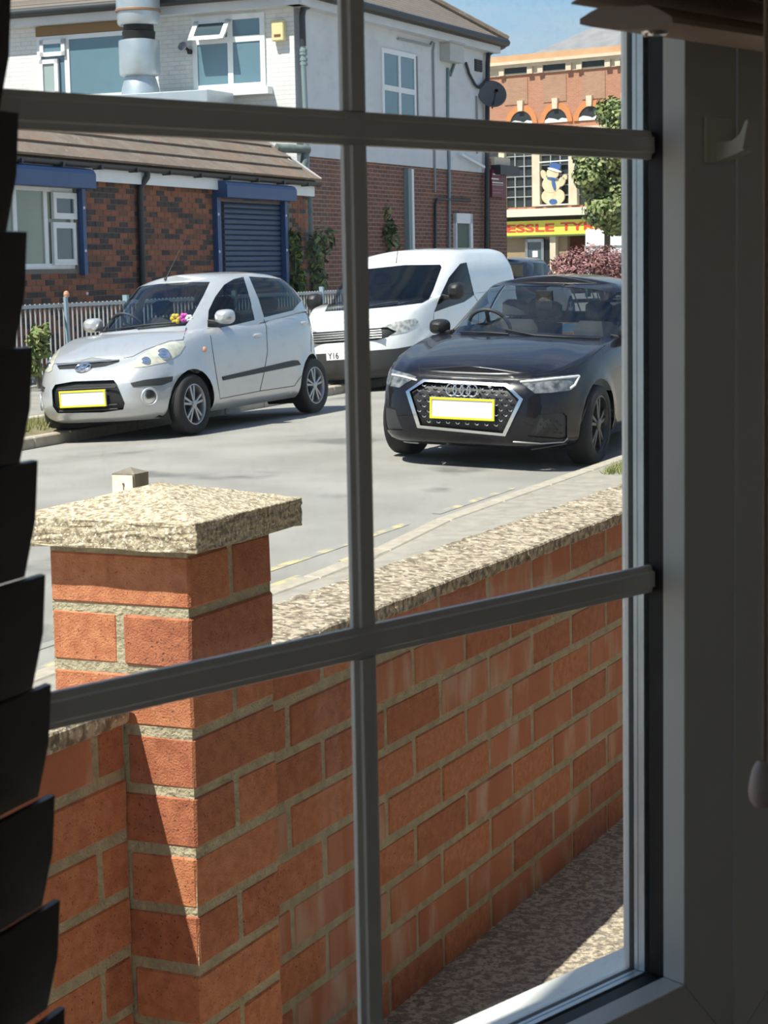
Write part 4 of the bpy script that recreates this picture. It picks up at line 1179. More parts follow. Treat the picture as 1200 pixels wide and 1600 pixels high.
# --- white van
M_white = mat('white_paint', (.80, .81, .81), .28, 0.0, coat=1.0, col2=(.78, .79, .79), nscale=3)
vn = Car('small_van', (.43, 26.1), math.radians(246.0), 'small white panel van parked between the silver and black hatchbacks', M_white, dict(dz=-.03,
    low=[(0, 1.93, -2.02, .79), (.06, 2.0, -2.06, .85), (.2, 2.04, -2.09, .878), (.4, 2.05, -2.10, .882), (.6, 2.04, -2.10, .882), (.78, 2.01, -2.09, .875), (.9, 1.96, -2.08, .865), (.96, 1.91, -2.08, .858), (1.0, 1.84, -2.08, .845)],
    tl=[0, .03, .06, .12, .2, .28, .34, .4, .47, .54, .6, .66, .72, .78, .84, .9, .93, .96, .98, 1.0], nf=3.4, nr=9,
    zlow=[(-2.1, .24), (0, .20), (2, .20)], ztop=[(-2.1, 1.15), (0, 1.15), (.8, 1.13), (1.15, 1.10), (1.5, 1.03), (1.9, .86)],
    crown=[(-2.1, 0), (.6, 0), (1.0, .03), (1.4, .05), (1.9, .04)],
    gh=[(0, 1.30, -2.09, .862), (.3, 1.02, -2.08, .845), (.6, .74, -2.07, .812), (.82, .54, -2.05, .752), (.93, .42, -2.02, .705), (1.0, .26, -1.95, .62)], gl=[0, .06, .14, .22, .3, .4, .5, .6, .7, .76, .82, .88, .93, .965, 1.0], gnf=3.0, gnr=8, gxm=-.4,
    zr=[(-2.1, 1.66), (-1.5, 1.70), (-.3, 1.705), (.4, 1.675), (1.3, 1.62)], rcrown=.055, axles=(1.245, -1.245), rw=.30, ra=.355, yw=.75))
vn.cut_px([(507, 487), (530, 444), (549, 424), (571, 420.5), (632, 414), (688, 413.5), (690, 418), (677, 453.7), (670, 468), (660, 473.5), (617, 479), (572, 483)], 10, False)
vn.cut_px([(678, 488), (688, 462), (701, 434), (719, 412), (729, 410), (741, 461), (725, 472), (700, 480)], 11, True, ok=lambda c, n: abs(c.y) > .4)
vn.cut_px([(589, 517), (599, 510), (617.5, 503), (648.6, 497.6), (653.7, 502), (648.6, 510), (634.5, 519), (600.5, 526.7)], 16, True)
vn.cut_local('front', [(-.50, .80), (.50, .80), (.60, .74), (.52, .68), (.40, .655), (-.40, .655), (-.52, .68), (-.60, .74)], 18, lambda c, n: c.x > 1.5)
vn.cut_local('front', [(-1, .1), (1, .1), (1, .58), (.6, .535), (-.6, .535), (-1, .58)], 19, lambda c, n: c.x > .9)
vn.bm.normal_update(); vn.bvh()
made = vn.emit({0: ('body_shell', M_white, 0, False), 1: ('roof', M_white, 0, False), 2: ('dashboard', M_int, -.05, False), 10: ('windscreen', M_cglass, -.003, True), 11: ('side_window', M_cglassd, -.004, True), 16: ('headlight', M_lens, .004, True), 18: ('grille', M_black, -.02, True), 19: ('bumper', M_trim, .004, True)}, ('body_shell', M_white, 0, False))
vn.liners(); vn.floorpan()
for ax in (1.245, -1.245):
    for y in (.75, -.75): vn.wheel(ax, y, .305, .195, M_alloy, 5, True)
vn.seats(-.05, (.40, -.40), 1.48); vn.steering(.72, -.40, 1.16)
mb = MB(); mb.hexa([Vector(q) for q in ((-.45, -.8, .5), (-.42, -.8, .5), (-.42, .8, .5), (-.45, .8, .5), (-.45, -.66, 1.66), (-.42, -.66, 1.66), (-.42, .66, 1.66), (-.45, .66, 1.66))]); vn.add('bulkhead', mb, mat('grey_bulkhead', (.11, .13, .14), .8))
pv = vn.hit(522, 570)[0]
plt = vn.plate(2.055, .505, .52, .112, .0, border=False)
txt = bpy.data.curves.new('plate_text', 'FONT'); txt.body = 'Y16'; txt.size = .105; txt.extrude = .001
to = bpy.data.objects.new('plate_text', txt); COL.objects.link(to)
dg = bpy.context.evaluated_depsgraph_get(); me = bpy.data.meshes.new_from_object(to.evaluated_get(dg)); bpy.data.objects.remove(to, do_unlink=True)
me.materials.clear(); me.materials.append(M_black)
me.transform(Matrix(((0, 0, 1, .003), (.85, 0, 0, -.235), (0, 1, 0, -.038), (0, 0, 0, 1))))
o = bpy.data.objects.new('plate_lettering', me); COL.objects.link(o); o.parent = plt
mb = MB()
for zz in (.685, .715, .745, .775): mb.tube([Vector((2.03 - .25 * abs(y_) ** 3, y_, zz)) for y_ in np.linspace(-.48, .48, 13)], .008, 6)
vn.add('grille_bar', mb, M_alloy, smooth=True)
for sg in (1, -1): vn.mirror(Vector((.78, sg * .83, 1.17)), .06, .20, .22, .16, M_black, M_black, sg)
line_on(vn, [(572, 481), (600, 476), (622, 473.5)], .009, 'wiper', M_black, .014)
line_on(vn, [(622, 478), (645, 472), (660, 469)], .009, 'wiper', M_black, .014)
p = vn.hit(619, 411)
if p[0]:
    mb = MB(); mb.tube([p[0], p[0] + Vector((-.05, .03, .22))], [.006, .003], 6); vn.add('aerial', mb, M_black, smooth=True)
seam(vn, [(741, 462), (746, 470), (748, 500), (740, 540)]); seam(vn, [(678, 489), (676, 520), (680, 560)])

# --- parked car beyond the van, only its rear end shows
M_dk = mat('dark_grey_paint', (.06, .065, .075), .3, .3, coat=1.0)
dc = Car('hatchback', (3.28, 46.0), math.radians(66), 'small dark car parked far behind the white van', M_dk, dict(N=48,
    low=hb.P['low'], tl=[0, .06, .16, .36, .58, .74, .87, .95, 1.0], nf=4.0, nr=4.2, zlow=hb.P['zlow'], ztop=hb.P['ztop'], crown=hb.P['crown'], gh=hb.P['gh'], gl=[0, .15, .3, .45, .6, .72, .82, .93, 1.0], gnf=2.7, gnr=4.0, zr=hb.P['zr'], rcrown=.058, axles=(1.19, -1.19), rw=.285, ra=.335, yw=.70, z=.22))
dc.cut_local('front', [(-.56, 1.10), (.56, 1.10), (.48, 1.38), (-.48, 1.38)], 12, lambda c, n: c.x < -1.1 and n.x < -.3)
dc.cut_local('side', [(.55, 1.02), (.2, 1.36), (-.9, 1.40), (-1.2, 1.12)], 11, lambda c, n: abs(c.y) > .35)
dc.cut_local('front', [(.56, .80), (.78, .80), (.76, 1.10), (.60, 1.10)], 16, lambda c, n: c.x < -1.3); dc.cut_local('front', [(-.56, .80), (-.78, .80), (-.76, 1.10), (-.60, 1.10)], 16, lambda c, n: c.x < -1.3)
dc.cut_local('front', [(-.5, 1.08), (.5, 1.08), (.42, 1.37), (-.42, 1.37)], 10, lambda c, n: c.x > .2 and n.x > .2)
dc.bm.normal_update()
dc.emit({0: ('body_shell', M_dk, 0, False), 1: ('roof', M_dk, 0, False), 2: ('dashboard', M_int, -.05, False), 10: ('windscreen', M_cglassd, 0, True), 11: ('side_window', M_cglassd, 0, True), 12: ('rear_window', M_cglassd, 0, True), 16: ('tail_lamp', M_red, .004, True)}, ('body_shell', M_dk, 0, False))
dc.liners(); dc.floorpan()
for ax in (1.19, -1.19):
    for y in (.70, -.70): dc.wheel(ax, y, .287, .175, M_alloy, 5, False)
# ------------------------------------------------------------------ buildings across the street
M_fpane = mat('far_window_glass', (.06, .09, .11), .06, 0.0, spec=.9)
M_fpaneb = mat('far_window_glass_blue', (.12, .21, .26), .12, 0.0, spec=.9)
M_fframe = mat('white_window_frame', (.80, .81, .81), .4)
M_dpipe = mat('dark_downpipe', (.03, .035, .04), .5)
M_gpipe = mat('grey_green_downpipe', (.22, .29, .31), .5)
M_cream = mat('cream_stone', (.62, .52, .38), .85, col2=(.70, .60, .46), nscale=2)
M_tile = mat('concrete_roof_tile', (.165, .128, .098), .9, col2=(.225, .18, .14), nscale=3, bump=.4, bscale=30, col3=(.62, .58, .50), n3=26, lo3=.66, hi3=.70)
M_tile2 = mat('brown_roof_tile', (.23, .155, .11), .9, col2=(.18, .14, .11), nscale=3, bump=.4, bscale=30, col3=(.60, .56, .48), n3=26, lo3=.67, hi3=.71)
M_blue = mat('blue_shutter_paint', (.030, .075, .19), .45, col2=(.036, .085, .21), nscale=2)
M_blued = mat('blue_shutter_slat', (.038, .070, .135), .5, col2=(.045, .082, .155), nscale=3)

def window_on(parent, fr, uL, uR, zB, zT, cols, rows, v=-.02, fw=.06, depth=.08, pane=None, name='window', bars=.05):
    """framed window: cols / rows are fractions where the glazing divides"""
    w = empty(name, fr((uL + uR) / 2, v, zB)); w.parent = parent; w.matrix_parent_inverse = parent_inv(parent)
    w.location = fr((uL + uR) / 2, v, zB)
    us = [uL] + [uL + (uR - uL) * c for c in cols] + [uR]; zs = [zB] + [zB + (zT - zB) * r for r in rows] + [zT]
    mb = MB()
    mb.box(fr, uL, uL + fw, v, v + depth, zB, zT); mb.box(fr, uR - fw, uR, v, v + depth, zB, zT)
    mb.box(fr, uL + fw, uR - fw, v, v + depth, zB, zB + fw); mb.box(fr, uL + fw, uR - fw, v, v + depth, zT - fw, zT)
    for u_ in us[1:-1]: mb.box(fr, u_ - bars / 2, u_ + bars / 2, v - .004, v + depth, zB + fw, zT - fw)
    for z_ in zs[1:-1]: mb.box(fr, uL + fw, uR - fw, v - .002, v + depth, z_ - bars / 2, z_ + bars / 2)
    mb.build('window_frame', M_fframe, w)
    for i in range(len(us) - 1):
        for j in range(len(zs) - 1):
            mb = MB(); mb.box(fr, us[i] + .02, us[i + 1] - .02, v + .014, v + .022, zs[j] + .02, zs[j + 1] - .02); mb.build('pane', pane or M_fpaneb, w)
    return w
def pxrect(fr, x0, y0, x1, y1, v=0.0):
    a, zt_ = fpx(fr, x0, y0, v); b, zb_ = fpx(fr, x1, y1, v)
    return min(a, b), max(a, b), zb_, zt_
def pxtube(fr, pts, v, r, name, M, parent, n=8):
    mb = MB(); mb.tube([fr(*(lambda q: (q[0], v, q[1]))(fpx(fr, x, y, v))) for x, y in pts], r, n)
    return mb.build(name, M, parent, smooth=True)

# ---- low brick building with blue shutters
AL = math.radians(20.5)
EL = Vector((math.sin(AL), math.cos(AL), 0)); VL = Vector((-math.cos(AL), math.sin(AL), 0))
Pe = at_depth(481, 300, 33.2)
LB = Frame((Pe.x, Pe.y, 0), EL, VL)
lb = empty('brick_building', LB(-5, 2, .2), 'single-storey red and black brick building with a tiled roof and blue shutters', 'building')
zg = fpx(LB, 300, 271, -.16)[1]           # gutter height
B1 = mat('multi_brick_red', (.24, .085, .048), .88, col2=(.31, .12, .068), nscale=6, bump=.3, bscale=60)
B2 = mat('multi_brick_dark', (.050, .042, .042), .88, col2=(.085, .062, .056), nscale=6, bump=.3, bscale=60)
B3 = mat('multi_brick_brown', (.16, .068, .042), .88, col2=(.21, .095, .058), nscale=6, bump=.3, bscale=60)
M_mort2 = mat('grey_mortar', (.20, .165, .135), .95)
wU0, wU1, wZ0, wZ1 = pxrect(LB, -60, 294, 121, 420)
wZ1 = fpx(LB, 121, 293)[1]
sU0, sU1, _z0, sZ1 = pxrect(LB, 340, 314, 453, 420)
g0 = .25
mb = MB(); fr = LB
mb.box(LB, -15, wU0, .004, .3, 0, zg); mb.box(LB, wU0, wU1, .004, .3, 0, wZ0); mb.box(LB, wU0, wU1, .004, .3, wZ1, zg)
mb.box(LB, wU1, sU0, .004, .3, 0, zg); mb.box(LB, sU0, sU1, .004, .3, sZ1, zg); mb.box(LB, sU1, 0.0, .004, .3, 0, zg); mb.box(LB, -.3, 0.0, .3, 8, 0, zg)
mb.build('wall', M_mort2, lb)
cand = []
row = 0; z = zg - .22
while z > .2:
    off = .1125 * (row % 2); u = -.01 - off
    while u > -11.5:
        a_, b_ = u - .215, u
        if not (b_ > wU0 and a_ < wU1 and wZ0 - .04 < z < wZ1 + .04) and not (b_ > sU0 - .02 and a_ < sU1 + .02 and z < sZ1 + .03):
            x_, y_ = proj(LB((a_ + b_) / 2, 0, z))
            cand.append((u, z, 10 < x_ < 480 and 280 < y_ < 500))
        u -= .225
    z -= .075; row += 1
def bmatpick():
    return random.choices((B1, B2, B3), (5, 4, 2.5))[0]
vis = [c for c in cand if c[2]]; vis.sort(key=lambda c: c[0])
near = set(vis[:300])
rest = {}
for c in cand:
    u, z, ok = c
    if c in near: put_brick(lb, u - .1075, .046, z, .215, .10, .065, bmatpick(), 0, LB)
    else: rest.setdefault(bmatpick().name, []).append((u, z))
for nm, lst in rest.items():
    mb = MB()
    for u, z in lst: mb.box(LB, u - .215, u, -.004, .09, z - .0325, z + .0325)
    tag(mb.build('brickwork', MATS[nm], lb, fix=False), kind='stuff')
# window of the low building
pn = mat('curtained_pane', (.26, .30, .24), .15, 0.0, col2=(.20, .25, .20), nscale=2, spec=.7, stretch=(1, 1, .2))
w_ = window_on(lb, LB, wU0, wU1, wZ0, wZ1, [(fpx(LB, 27, 350)[0] - wU0) / (wU1 - wU0), (fpx(LB, 75, 350)[0] - wU0) / (wU1 - wU0)], [], v=.03, fw=.07, pane=pn, bars=.09)
cu0 = fpx(LB, 80, 350, .02)[0]
for (yt, yb) in ((300, 343), (347, 414)):
    a_, b_, c_, d_ = pxrect(LB, 80, yt, 118, yb, .02)
    mb = MB(); f_ = .075
    mb.box(LB, a_, a_ + f_, -.01, .03, c_, d_); mb.box(LB, b_ - f_, b_, -.01, .03, c_, d_); mb.box(LB, a_ + f_, b_ - f_, -.01, .03, c_, c_ + f_); mb.box(LB, a_ + f_, b_ - f_, -.01, .03, d_ - f_, d_)
    mb.build('casement', M_fframe, w_)
    mb = MB(); mb.box(LB, a_ + f_, b_ - f_, .008, .014, c_ + f_, d_ - f_); mb.build('pane', M_fpane, w_)
def shutter_box(u0, u1, z0, z1, d, name):
    mb = MB(); pr = [(0, z0), (-d, z0), (-d, z1 - .07), (-d + .03, z1 - .02), (-d + .08, z1), (0, z1)]
    mb.prism([LB(u0, v, z) for v, z in pr], LB.u * (u1 - u0)); return mb.build(name, M_blue, lb)
b0 = fpx(LB, -60, 270, -.25)[0]; b1 = fpx(LB, 150, 275, -.25)[0]
zt1 = fpx(LB, 140, 263, -.25)[1]; zt0 = fpx(LB, 140, 294, -.25)[1]
shutter_box(b0, b1, zt0, zt1, .25, 'shutter_box')
b0 = fpx(LB, 355, 290, -.25)[0]; b1 = fpx(LB, 464, 300, -.25)[0]; zt1 = fpx(LB, 400, 285.5, -.25)[1]; zt0 = fpx(LB, 400, 310.5, -.25)[1]
shutter_box(b0, b1, zt0, zt1, .25, 'shutter_box')
for (x0, x1, yt) in ((128, 138, 294), (339, 348, 308), (445, 452, 312)):
    a_, b_, c_, d_ = pxrect(LB, x0, yt, x1, 430, -.08)
    mb = MB(); mb.box(LB, a_, b_, -.08, .0, c_ if x0 < 200 else .25, d_); mb.build('shutter_guide', M_blue, lb)
    for k in range(3):
        mb = MB(); mb.lathe(LB(a_ + .03, -.08, d_ - .25 - k * .55), -LB.v, [(.022, 0), (.018, .012), (.001, .016)], 8); mb.build('bolt', M_fframe, lb)
a_, b_, c_, d_ = pxrect(LB, 348, 308, 445, 425, .02)
z = d_; k = 0
while z > .28:
    mb = MB(); pr = [(.03, z), (.008, z - .012), (.0, z - .038), (.008, z - .064), (.03, z - .078), (.045, z - .078), (.045, z)]
    mb.prism([LB(a_, v, q) for v, q in pr], LB.u * (b_ - a_)); mb.build('shutter_slat', M_blued, lb)
    z -= .080
# eaves: fascia, gutter, downpipe, tiles
mb = MB(); mb.box(LB, -15, .05, -.10, -.06, zg - .20, zg + .02); mb.build('fascia', M_fframe, lb)
mb = MB(); mb.box(LB, -15, .05, -.06, .01, zg - .02, zg); mb.build('soffit', M_fframe, lb)
mb = MB(); rows = []
for u in (-15, .12):
    rows.append([LB(u, -.16 + .062 * math.cos(t), zg + .02 + .062 * math.sin(t)) for t in np.linspace(math.pi, 2 * math.pi, 9)])
mb.quadgrid(rows); rows2 = [[p - LB.v * .0 + UP * .0 for p in r] for r in rows]
mb.poly(rows[1]); mb.build('gutter', M_dpipe, lb, smooth=True)
for k in range(14):
    mb = MB(); u = -.5 - k * 1.0; mb.box(LB, u - .02, u + .02, -.235, -.09, zg - .055, zg + .0); mb.build('gutter_bracket', M_dpipe, lb)
q = [fpx(LB, 230, 264, -.16), fpx(LB, 230, 276, -.16), fpx(LB, 219, 293, -.06), fpx(LB, 219, 310, -.06), fpx(LB, 224, 440, -.06)]
mb = MB(); mb.tube([LB(q[0][0], -.16, q[0][1]), LB(q[1][0], -.16, q[1][1]), LB(q[2][0], -.06, q[2][1]), LB(q[3][0], -.06, q[3][1]), LB(q[3][0], -.06, .2)], .045, 10); mb.build('downpipe', M_dpipe, lb, smooth=True)
pit = math.radians(35)
dv, dz = math.cos(pit), math.sin(pit)
rf = empty('roof', LB(-7, 1, zg)); rf.parent = lb; rf.matrix_parent_inverse = parent_inv(lb)
mb = MB(); mb.prism([LB(-15, -.16, zg + .03), LB(-15, .86, zg + .03 + 1.02 * dz / dv), LB(-15, 5.5, zg + .03 + 1.02 * dz / dv), LB(-15, 5.5, zg - .1), LB(-15, 0, zg - .1)], LB.u * 15.0); mb.build('roof_deck', M_tile, rf)
for r in range(4):
    d0 = r * .33
    u = 0.06 - .15 * (r % 2)
    if r % 2: 
        pass
    k = 0
    while u > -15:
        w = .33
        if k == 0 and r % 2: w = .18
        m_ = M_tile2 if random.random() < .28 else M_tile
        def TP(uu, d, h): return LB(uu, -.20 + d * dv - h * dz, zg + .045 + d * dz + h * dv)
        p = [TP(u - w + .003, d0, .012), TP(u, d0, .012), TP(u, d0 + .36, -.012), TP(u - w + .003, d0 + .36, -.012), TP(u - w + .003, d0, .045), TP(u, d0, .045), TP(u, d0 + .36, .014), TP(u - w + .003, d0 + .36, .014)]
        mb = MB(); mb.hexa(p)
        if u > -12.5 and r < 6: mb.build('roof_tile', m_, rf)
        u -= w; k += 1
mb = MB(); p0 = LB(.06, -.2, zg + .09); mb.tube([LB(.09, -.2, zg + .075), LB(.09, -.2 + 1.35 * dv, zg + .075 + 1.35 * dz)], .03, 6); mb.build('verge_trim', mat('lead_grey', (.40, .40, .40), .6), rf)
# hopper and pipes where the roofs meet
mb = MB(); c = at_depth(470, 236, 33.6)
mb.tube([at_depth(432, 231, 33.4), at_depth(470, 233, 33.6), at_depth(482, 234, 33.7)], .075, 10)
mb.tube([at_depth(478, 234, 33.7), at_depth(474, 262, 33.6), at_depth(481, 290, 33.4), Vector((at_depth(482, 300, 33.4).x, at_depth(482, 300, 33.4).y, .3))], .07, 10); mb.build('hopper_pipe', mat('old_lead_pipe', (.07, .10, .10), .6, col2=(.18, .22, .20), nscale=5), lb, smooth=True)

# ---- white two-storey building
Pf = at_depth(620, 150, 37.8)
_, aF, _ = ST.loc(Pf)
cpl = on_plane(461, 110, ST(0, aF, 0), EA)
sC, _, _ = ST.loc(cpl)
WR = Frame(ST(sC, aF, 0), ES, EA)             # right-hand face
WL = Frame(ST(sC, aF, 0), EA, ES)             # left-hand, sunlit face
ze = fpx(WR, 670, 40)[1]
U1 = fpx(WR, 762, 150)[0]; D1 = 9.5
zr_ = fpx(WR, 660, 261)[1]
wb = empty('white_building', WR(2, 2, .2), 'white painted two-storey building with a brick ground floor behind the cars', 'building')
M_rend = mat('white_render', (.66, .68, .70), .85, col2=(.60, .62, .64), nscale=1.5, bump=.15, bscale=40)
M_pbrick = brick_tex('painted_brick', (.72, .72, .69), (.76, .76, .73), (.60, .60, .58), frame=WL, bump=.6)
M_wbrick = brick_tex('shop_brick', (.23, .092, .058), (.14, .066, .052), (.40, .33, .28), frame=WR, bump=.5)
mb = MB(); mb.box(WR, 0.0, U1, 0, .25, zr_, ze); mb.build('render_wall', M_rend, wb)
mb = MB(); mb.box(WR, 0.0, U1, .02, .25, 0, zr_); mb.build('brick_wall', M_wbrick, wb)
mb = MB(); mb.box(WL, .25, D1, .0, .25, 0, ze); mb.build('painted_wall', M_pbrick, wb)
mb = MB(); mb.box(WL, 0.0, .25, -.006, .25, 0, ze); mb.build('corner_wall', M_pbrick, wb)
mb = MB(); mb.box(WR, U1 - .25, U1, .25, D1, 0, ze); mb.box(WR, 0, U1, D1 - .2, D1, 0, ze); mb.build('rear_wall', M_rend, wb)
# annexe of the ground floor at the far corner
U2 = fpx(WR, 789, 330)[0]; za = fpx(WR, 775, 250)[1]
mb = MB(); mb.box(WR, U1 - .05, U2, -.04, 4, 0, za); mb.build('corner_bay', M_wbrick, wb)
mb = MB(); mb.box(WR, U1 + .05, U2 + .25, -.25, 4, za - .32, za - .12); mb.build('bay_cornice', M_dpipe, wb)
mb = MB(); mb.box(WR, U1 + .05, U2 + .02, -.12, 4, za - .12, za + .05); mb.build('bay_coping', M_cream, wb)
# roof
ov = .32
c4 = [WR(-ov, -ov, ze), WR(U1 + ov, -ov, ze), WR(U1 + ov, D1 + ov, ze), WR(-ov, D1 + ov, ze)]
rh = (U1 / 2 + ov) * math.tan(math.radians(33))
A1 = WR(U1 / 2, U1 / 2, ze + rh); A2 = WR(U1 / 2, D1 - U1 / 2, ze + rh)
M_wroof = brick_tex('plain_roof_tiles', (.22, .178, .14), (.175, .145, .12), (.09, .075, .065), bw=.165, rh=.062, ms=.014, frame=WR, bump=.8)
rf2 = empty('roof', WR(U1 / 2, U1 / 2, ze)); rf2.parent = wb; rf2.matrix_parent_inverse = parent_inv(wb)
mb = MB(); mb.poly([c4[0], c4[1], A1]); mb.poly([c4[1], c4[2], A2, A1]); mb.poly([c4[2], c4[3], A2]); mb.poly([c4[3], c4[0], A1, A2]); mb.poly([p - UP * .12 for p in c4]); 
for i in range(4): mb.poly([c4[i] - UP * .12, c4[(i + 1) % 4] - UP * .12, c4[(i + 1) % 4], c4[i]])
mb.build('roof_slopes', M_wroof, rf2)
for P in (c4[0], c4[1]):
    mb = MB(); mb.tube([P + UP * .03, A1 + UP * .03], .09, 8); mb.build('hip_tiles', M_tile, rf2)
mb = MB(); mb.tube([c4[0] - UP * .04, c4[1] - UP * .04], .075, 8); mb.build('gutter', M_dpipe, wb, smooth=True)
mb = MB(); mb.tube([c4[0] - UP * .04, c4[3] - UP * .04], .075, 8); mb.build('gutter', M_dpipe, wb, smooth=True)
mb = MB(); mb.box(WR, -ov + .05, U1 + .2, -.22, .02, ze - .26, ze - .12); mb.build('eaves_board', M_rend, wb)
mb = MB(); mb.box(WL, -ov + .05, D1, -.22, .02, ze - .26, ze - .12); mb.build('eaves_board', M_rend, wb)
# right-hand face: window, boxes, pipes, door
a_, b_, c_, d_ = pxrect(WR, 596, 75, 651, 206, -.02)
window_on(wb, WR, a_, b_, fpx(WR, 624, 206, -.02)[1], fpx(WR, 624, 80, -.02)[1], [.5], [.52], v=-.03, fw=.09, bars=.10)
a_, b_, _c, _d = pxrect(WR, 702, 70, 724, 96, -.2); c_ = fpx(WR, 713, 97, -.2)[1]; d_ = fpx(WR, 713, 69, -.2)[1]
mb = MB(); mb.box(WR, a_, b_, -.22, 0, c_, d_); mb.box(WR, a_ - .03, b_ + .03, -.25, 0, d_, d_ + .03); bevel(mb.build('meter_box', mat('box_grey', (.50, .50, .48), .7), wb), .01)
a_, b_, c_, d_ = pxrect(WR, 741, 92, 752, 113)
vt = empty('air_vent', WR(a_, 0, c_)); vt.parent = wb; vt.matrix_parent_inverse = parent_inv(wb)
mb = MB(); mb.box(WR, a_, b_, -.02, .0, c_, d_); mb.build('vent_panel', M_dpipe, vt)
for k in range(5):
    mb = MB(); z_ = c_ + (d_ - c_) * (k + .5) / 5; mb.box(WR, a_ + .02, b_ - .02, -.04, -.02, z_ - .012, z_ + .012); mb.build('vent_slat', M_trim, vt)
M_cab = mat('grey_cable', (.30, .32, .34), .7)
pxtube(WR, [(622, 60), (650, 66), (672, 71.5), (676, 66), (679, 67), (677, 80), (679, 200), (680, 300)], -.03, .022, 'cable', M_cab, wb, 6)
pxtube(WR, [(711, 97), (704, 118), (701, 110), (700, 106), (700, 190), (703, 300)], -.03, .028, 'cable', M_gpipe, wb, 6)
pxtube(WR, [(728, 98), (733, 115), (742, 132), (748, 137), (755, 131), (761, 122)], -.05, .03, 'cable', M_dpipe, wb, 6)
pxtube(WR, [(745, 150), (746, 200), (746, 240)], -.03, .02, 'cable', M_cab, wb, 6)
pxtube(WR, [(651, 88), (653, 180), (654, 205)], -.03, .02, 'cable', M_cab, wb, 6)
pxtube(WR, [(787, 73), (770, 80), (763, 85), (762, 100), (761, 260), (760, 420)], -.08, .05, 'downpipe', M_dpipe, wb, 8)
pxtube(WR, [(680, 400), (680, 318), (683, 311), (735, 313)], -.03, .03, 'pipe', M_dpipe, wb, 8)
pxtube(WR, [(702, 236), (702, 400)], -.03, .028, 'pipe', M_gpipe, wb, 8)
pxtube(WR, [(720, 241), (738, 251), (756, 261)], -.10, .035, 'white_pipe', M_fframe, wb, 8)
a_, b_, c_, d_ = pxrect(WR, 632, 264, 641, 392)
mb = MB(); mb.box(WR, a_, a_ + (b_ - a_) * .6, -.08, .02, .2, d_, 0); mb.build('metal_channel', M_gpipe, wb); mb = MB(); mb.box(WR, a_ + (b_ - a_) * .6, b_, -.10, .02, .2, d_); mb.build('metal_channel', M_fframe, wb)
a_, b_, c_, d_ = pxrect(WR, 709, 333, 736, 388)
dr = empty('door', WR(a_, 0, .2)); dr.parent = wb; dr.matrix_parent_inverse = parent_inv(wb)
zd = d_
mb = MB(); mb.box(WR, a_, a_ + .05, -.05, .02, .2, zd); mb.box(WR, b_ - .13, b_, -.05, .02, .2, zd); mb.box(WR, a_, b_, -.05, .02, zd - .20, zd); mb.build('door_frame', M_fframe, dr)
mb = MB(); mb.box(WR, a_ + .05, b_ - .13, -.01, .02, .2, zd - .2); mb.build('door_leaf', mat('green_door', (.10, .14, .11), .6), dr)
# downpipe beside the corner
pxtube(WR, [(500, -10), (492, 4), (474, 13), (472, 25), (473.5, 72)], -.12, .055, 'downpipe', M_dpipe, wb, 10)
pxtube(WR, [(473.5, 72), (474, 100), (478, 190), (484, 440)], -.12, .045, 'downpipe', M_gpipe, wb, 10)
for y_ in (79, 84, 93, 100):
    u_, z_ = fpx(WR, 473.7 + (y_ - 72) * .04, y_, -.12); mb = MB(); mb.lathe(WR(u_, -.12, z_), UP, [(.05, -.03), (.066, -.02), (.066, .02), (.05, .03)], 10); mb.build('pipe_collar', M_gpipe, wb)
# left-hand face
a_, b_, c_, d_ = pxrect(WL, 59, 56, 200, 150)
b_, a_ = fpx(WL, 59, 80)[0], fpx(WL, 205, 80)[0]; zt_ = fpx(WL, 62, 58)[1]; zb_ = fpx(WL, 120, 156)[1]
fr1 = (b_ - fpx(WL, 106, 90)[0]) / (b_ - a_)
window_on(wb, WL, a_, b_, zb_, zt_, [1 - fr1], [], v=-.03, fw=.08, bars=.10)
for (x0, y0, x1, y1, tl) in ((63, 62, 102, 88, 0), (63, 93, 92, 150, .0)):
    q0, q1 = fpx(WL, x0, (y0 + y1) / 2, -.05)[0], fpx(WL, x1, (y0 + y1) / 2, -.05)[0]; z1, z0 = fpx(WL, (x0 + x1) / 2, y0, -.05)[1], fpx(WL, (x0 + x1) / 2, y1, -.05)[1]
    u0_, u1_ = min(q0, q1), max(q0, q1); f_ = .075
    w_ = empty('casement', WL(u0_, -.05, z0)); w_.parent = wb; w_.matrix_parent_inverse = parent_inv(wb)
    mb = MB(); mb.box(WL, u0_, u0_ + f_, -.08, -.03, z0, z1); mb.box(WL, u1_ - f_, u1_, -.08, -.03, z0, z1); mb.box(WL, u0_, u1_, -.08, -.03, z0, z0 + f_); mb.box(WL, u0_, u1_, -.08, -.03, z1 - f_, z1); mb.build('casement_frame', M_fframe, w_)
    mb = MB(); mb.box(WL, u0_ + f_, u1_ - f_, -.055, -.05, z0 + f_, z1 - f_); mb.build('pane', mat('net_curtain_pane', (.33, .40, .40), .15, spec=.8) if y0 > 90 else M_fpaneb, w_)
mb = MB(); zl_ = fpx(WL, 62, 52)[1]; mb.box(WL, a_, b_, -.05, .0, zl_ - .06, zl_ + .10); mb.build('timber_lintel', mat('brown_timber', (.24, .15, .07), .8), wb)
q0, q1 = fpx(WL, 302, 80)[0], fpx(WL, 415, 80)[0]; zt_ = fpx(WL, 360, 23)[1]; zb_ = fpx(WL, 370, 139)[1]
wr_ = window_on(wb, WL, q1, q0, zb_, zt_, [(fpx(WL, 361, 80)[0] - q1) / (q0 - q1)], [(fpx(WL, 390, 60)[1] - zb_) / (zt_ - zb_)], v=-.03, fw=.09, bars=.10)
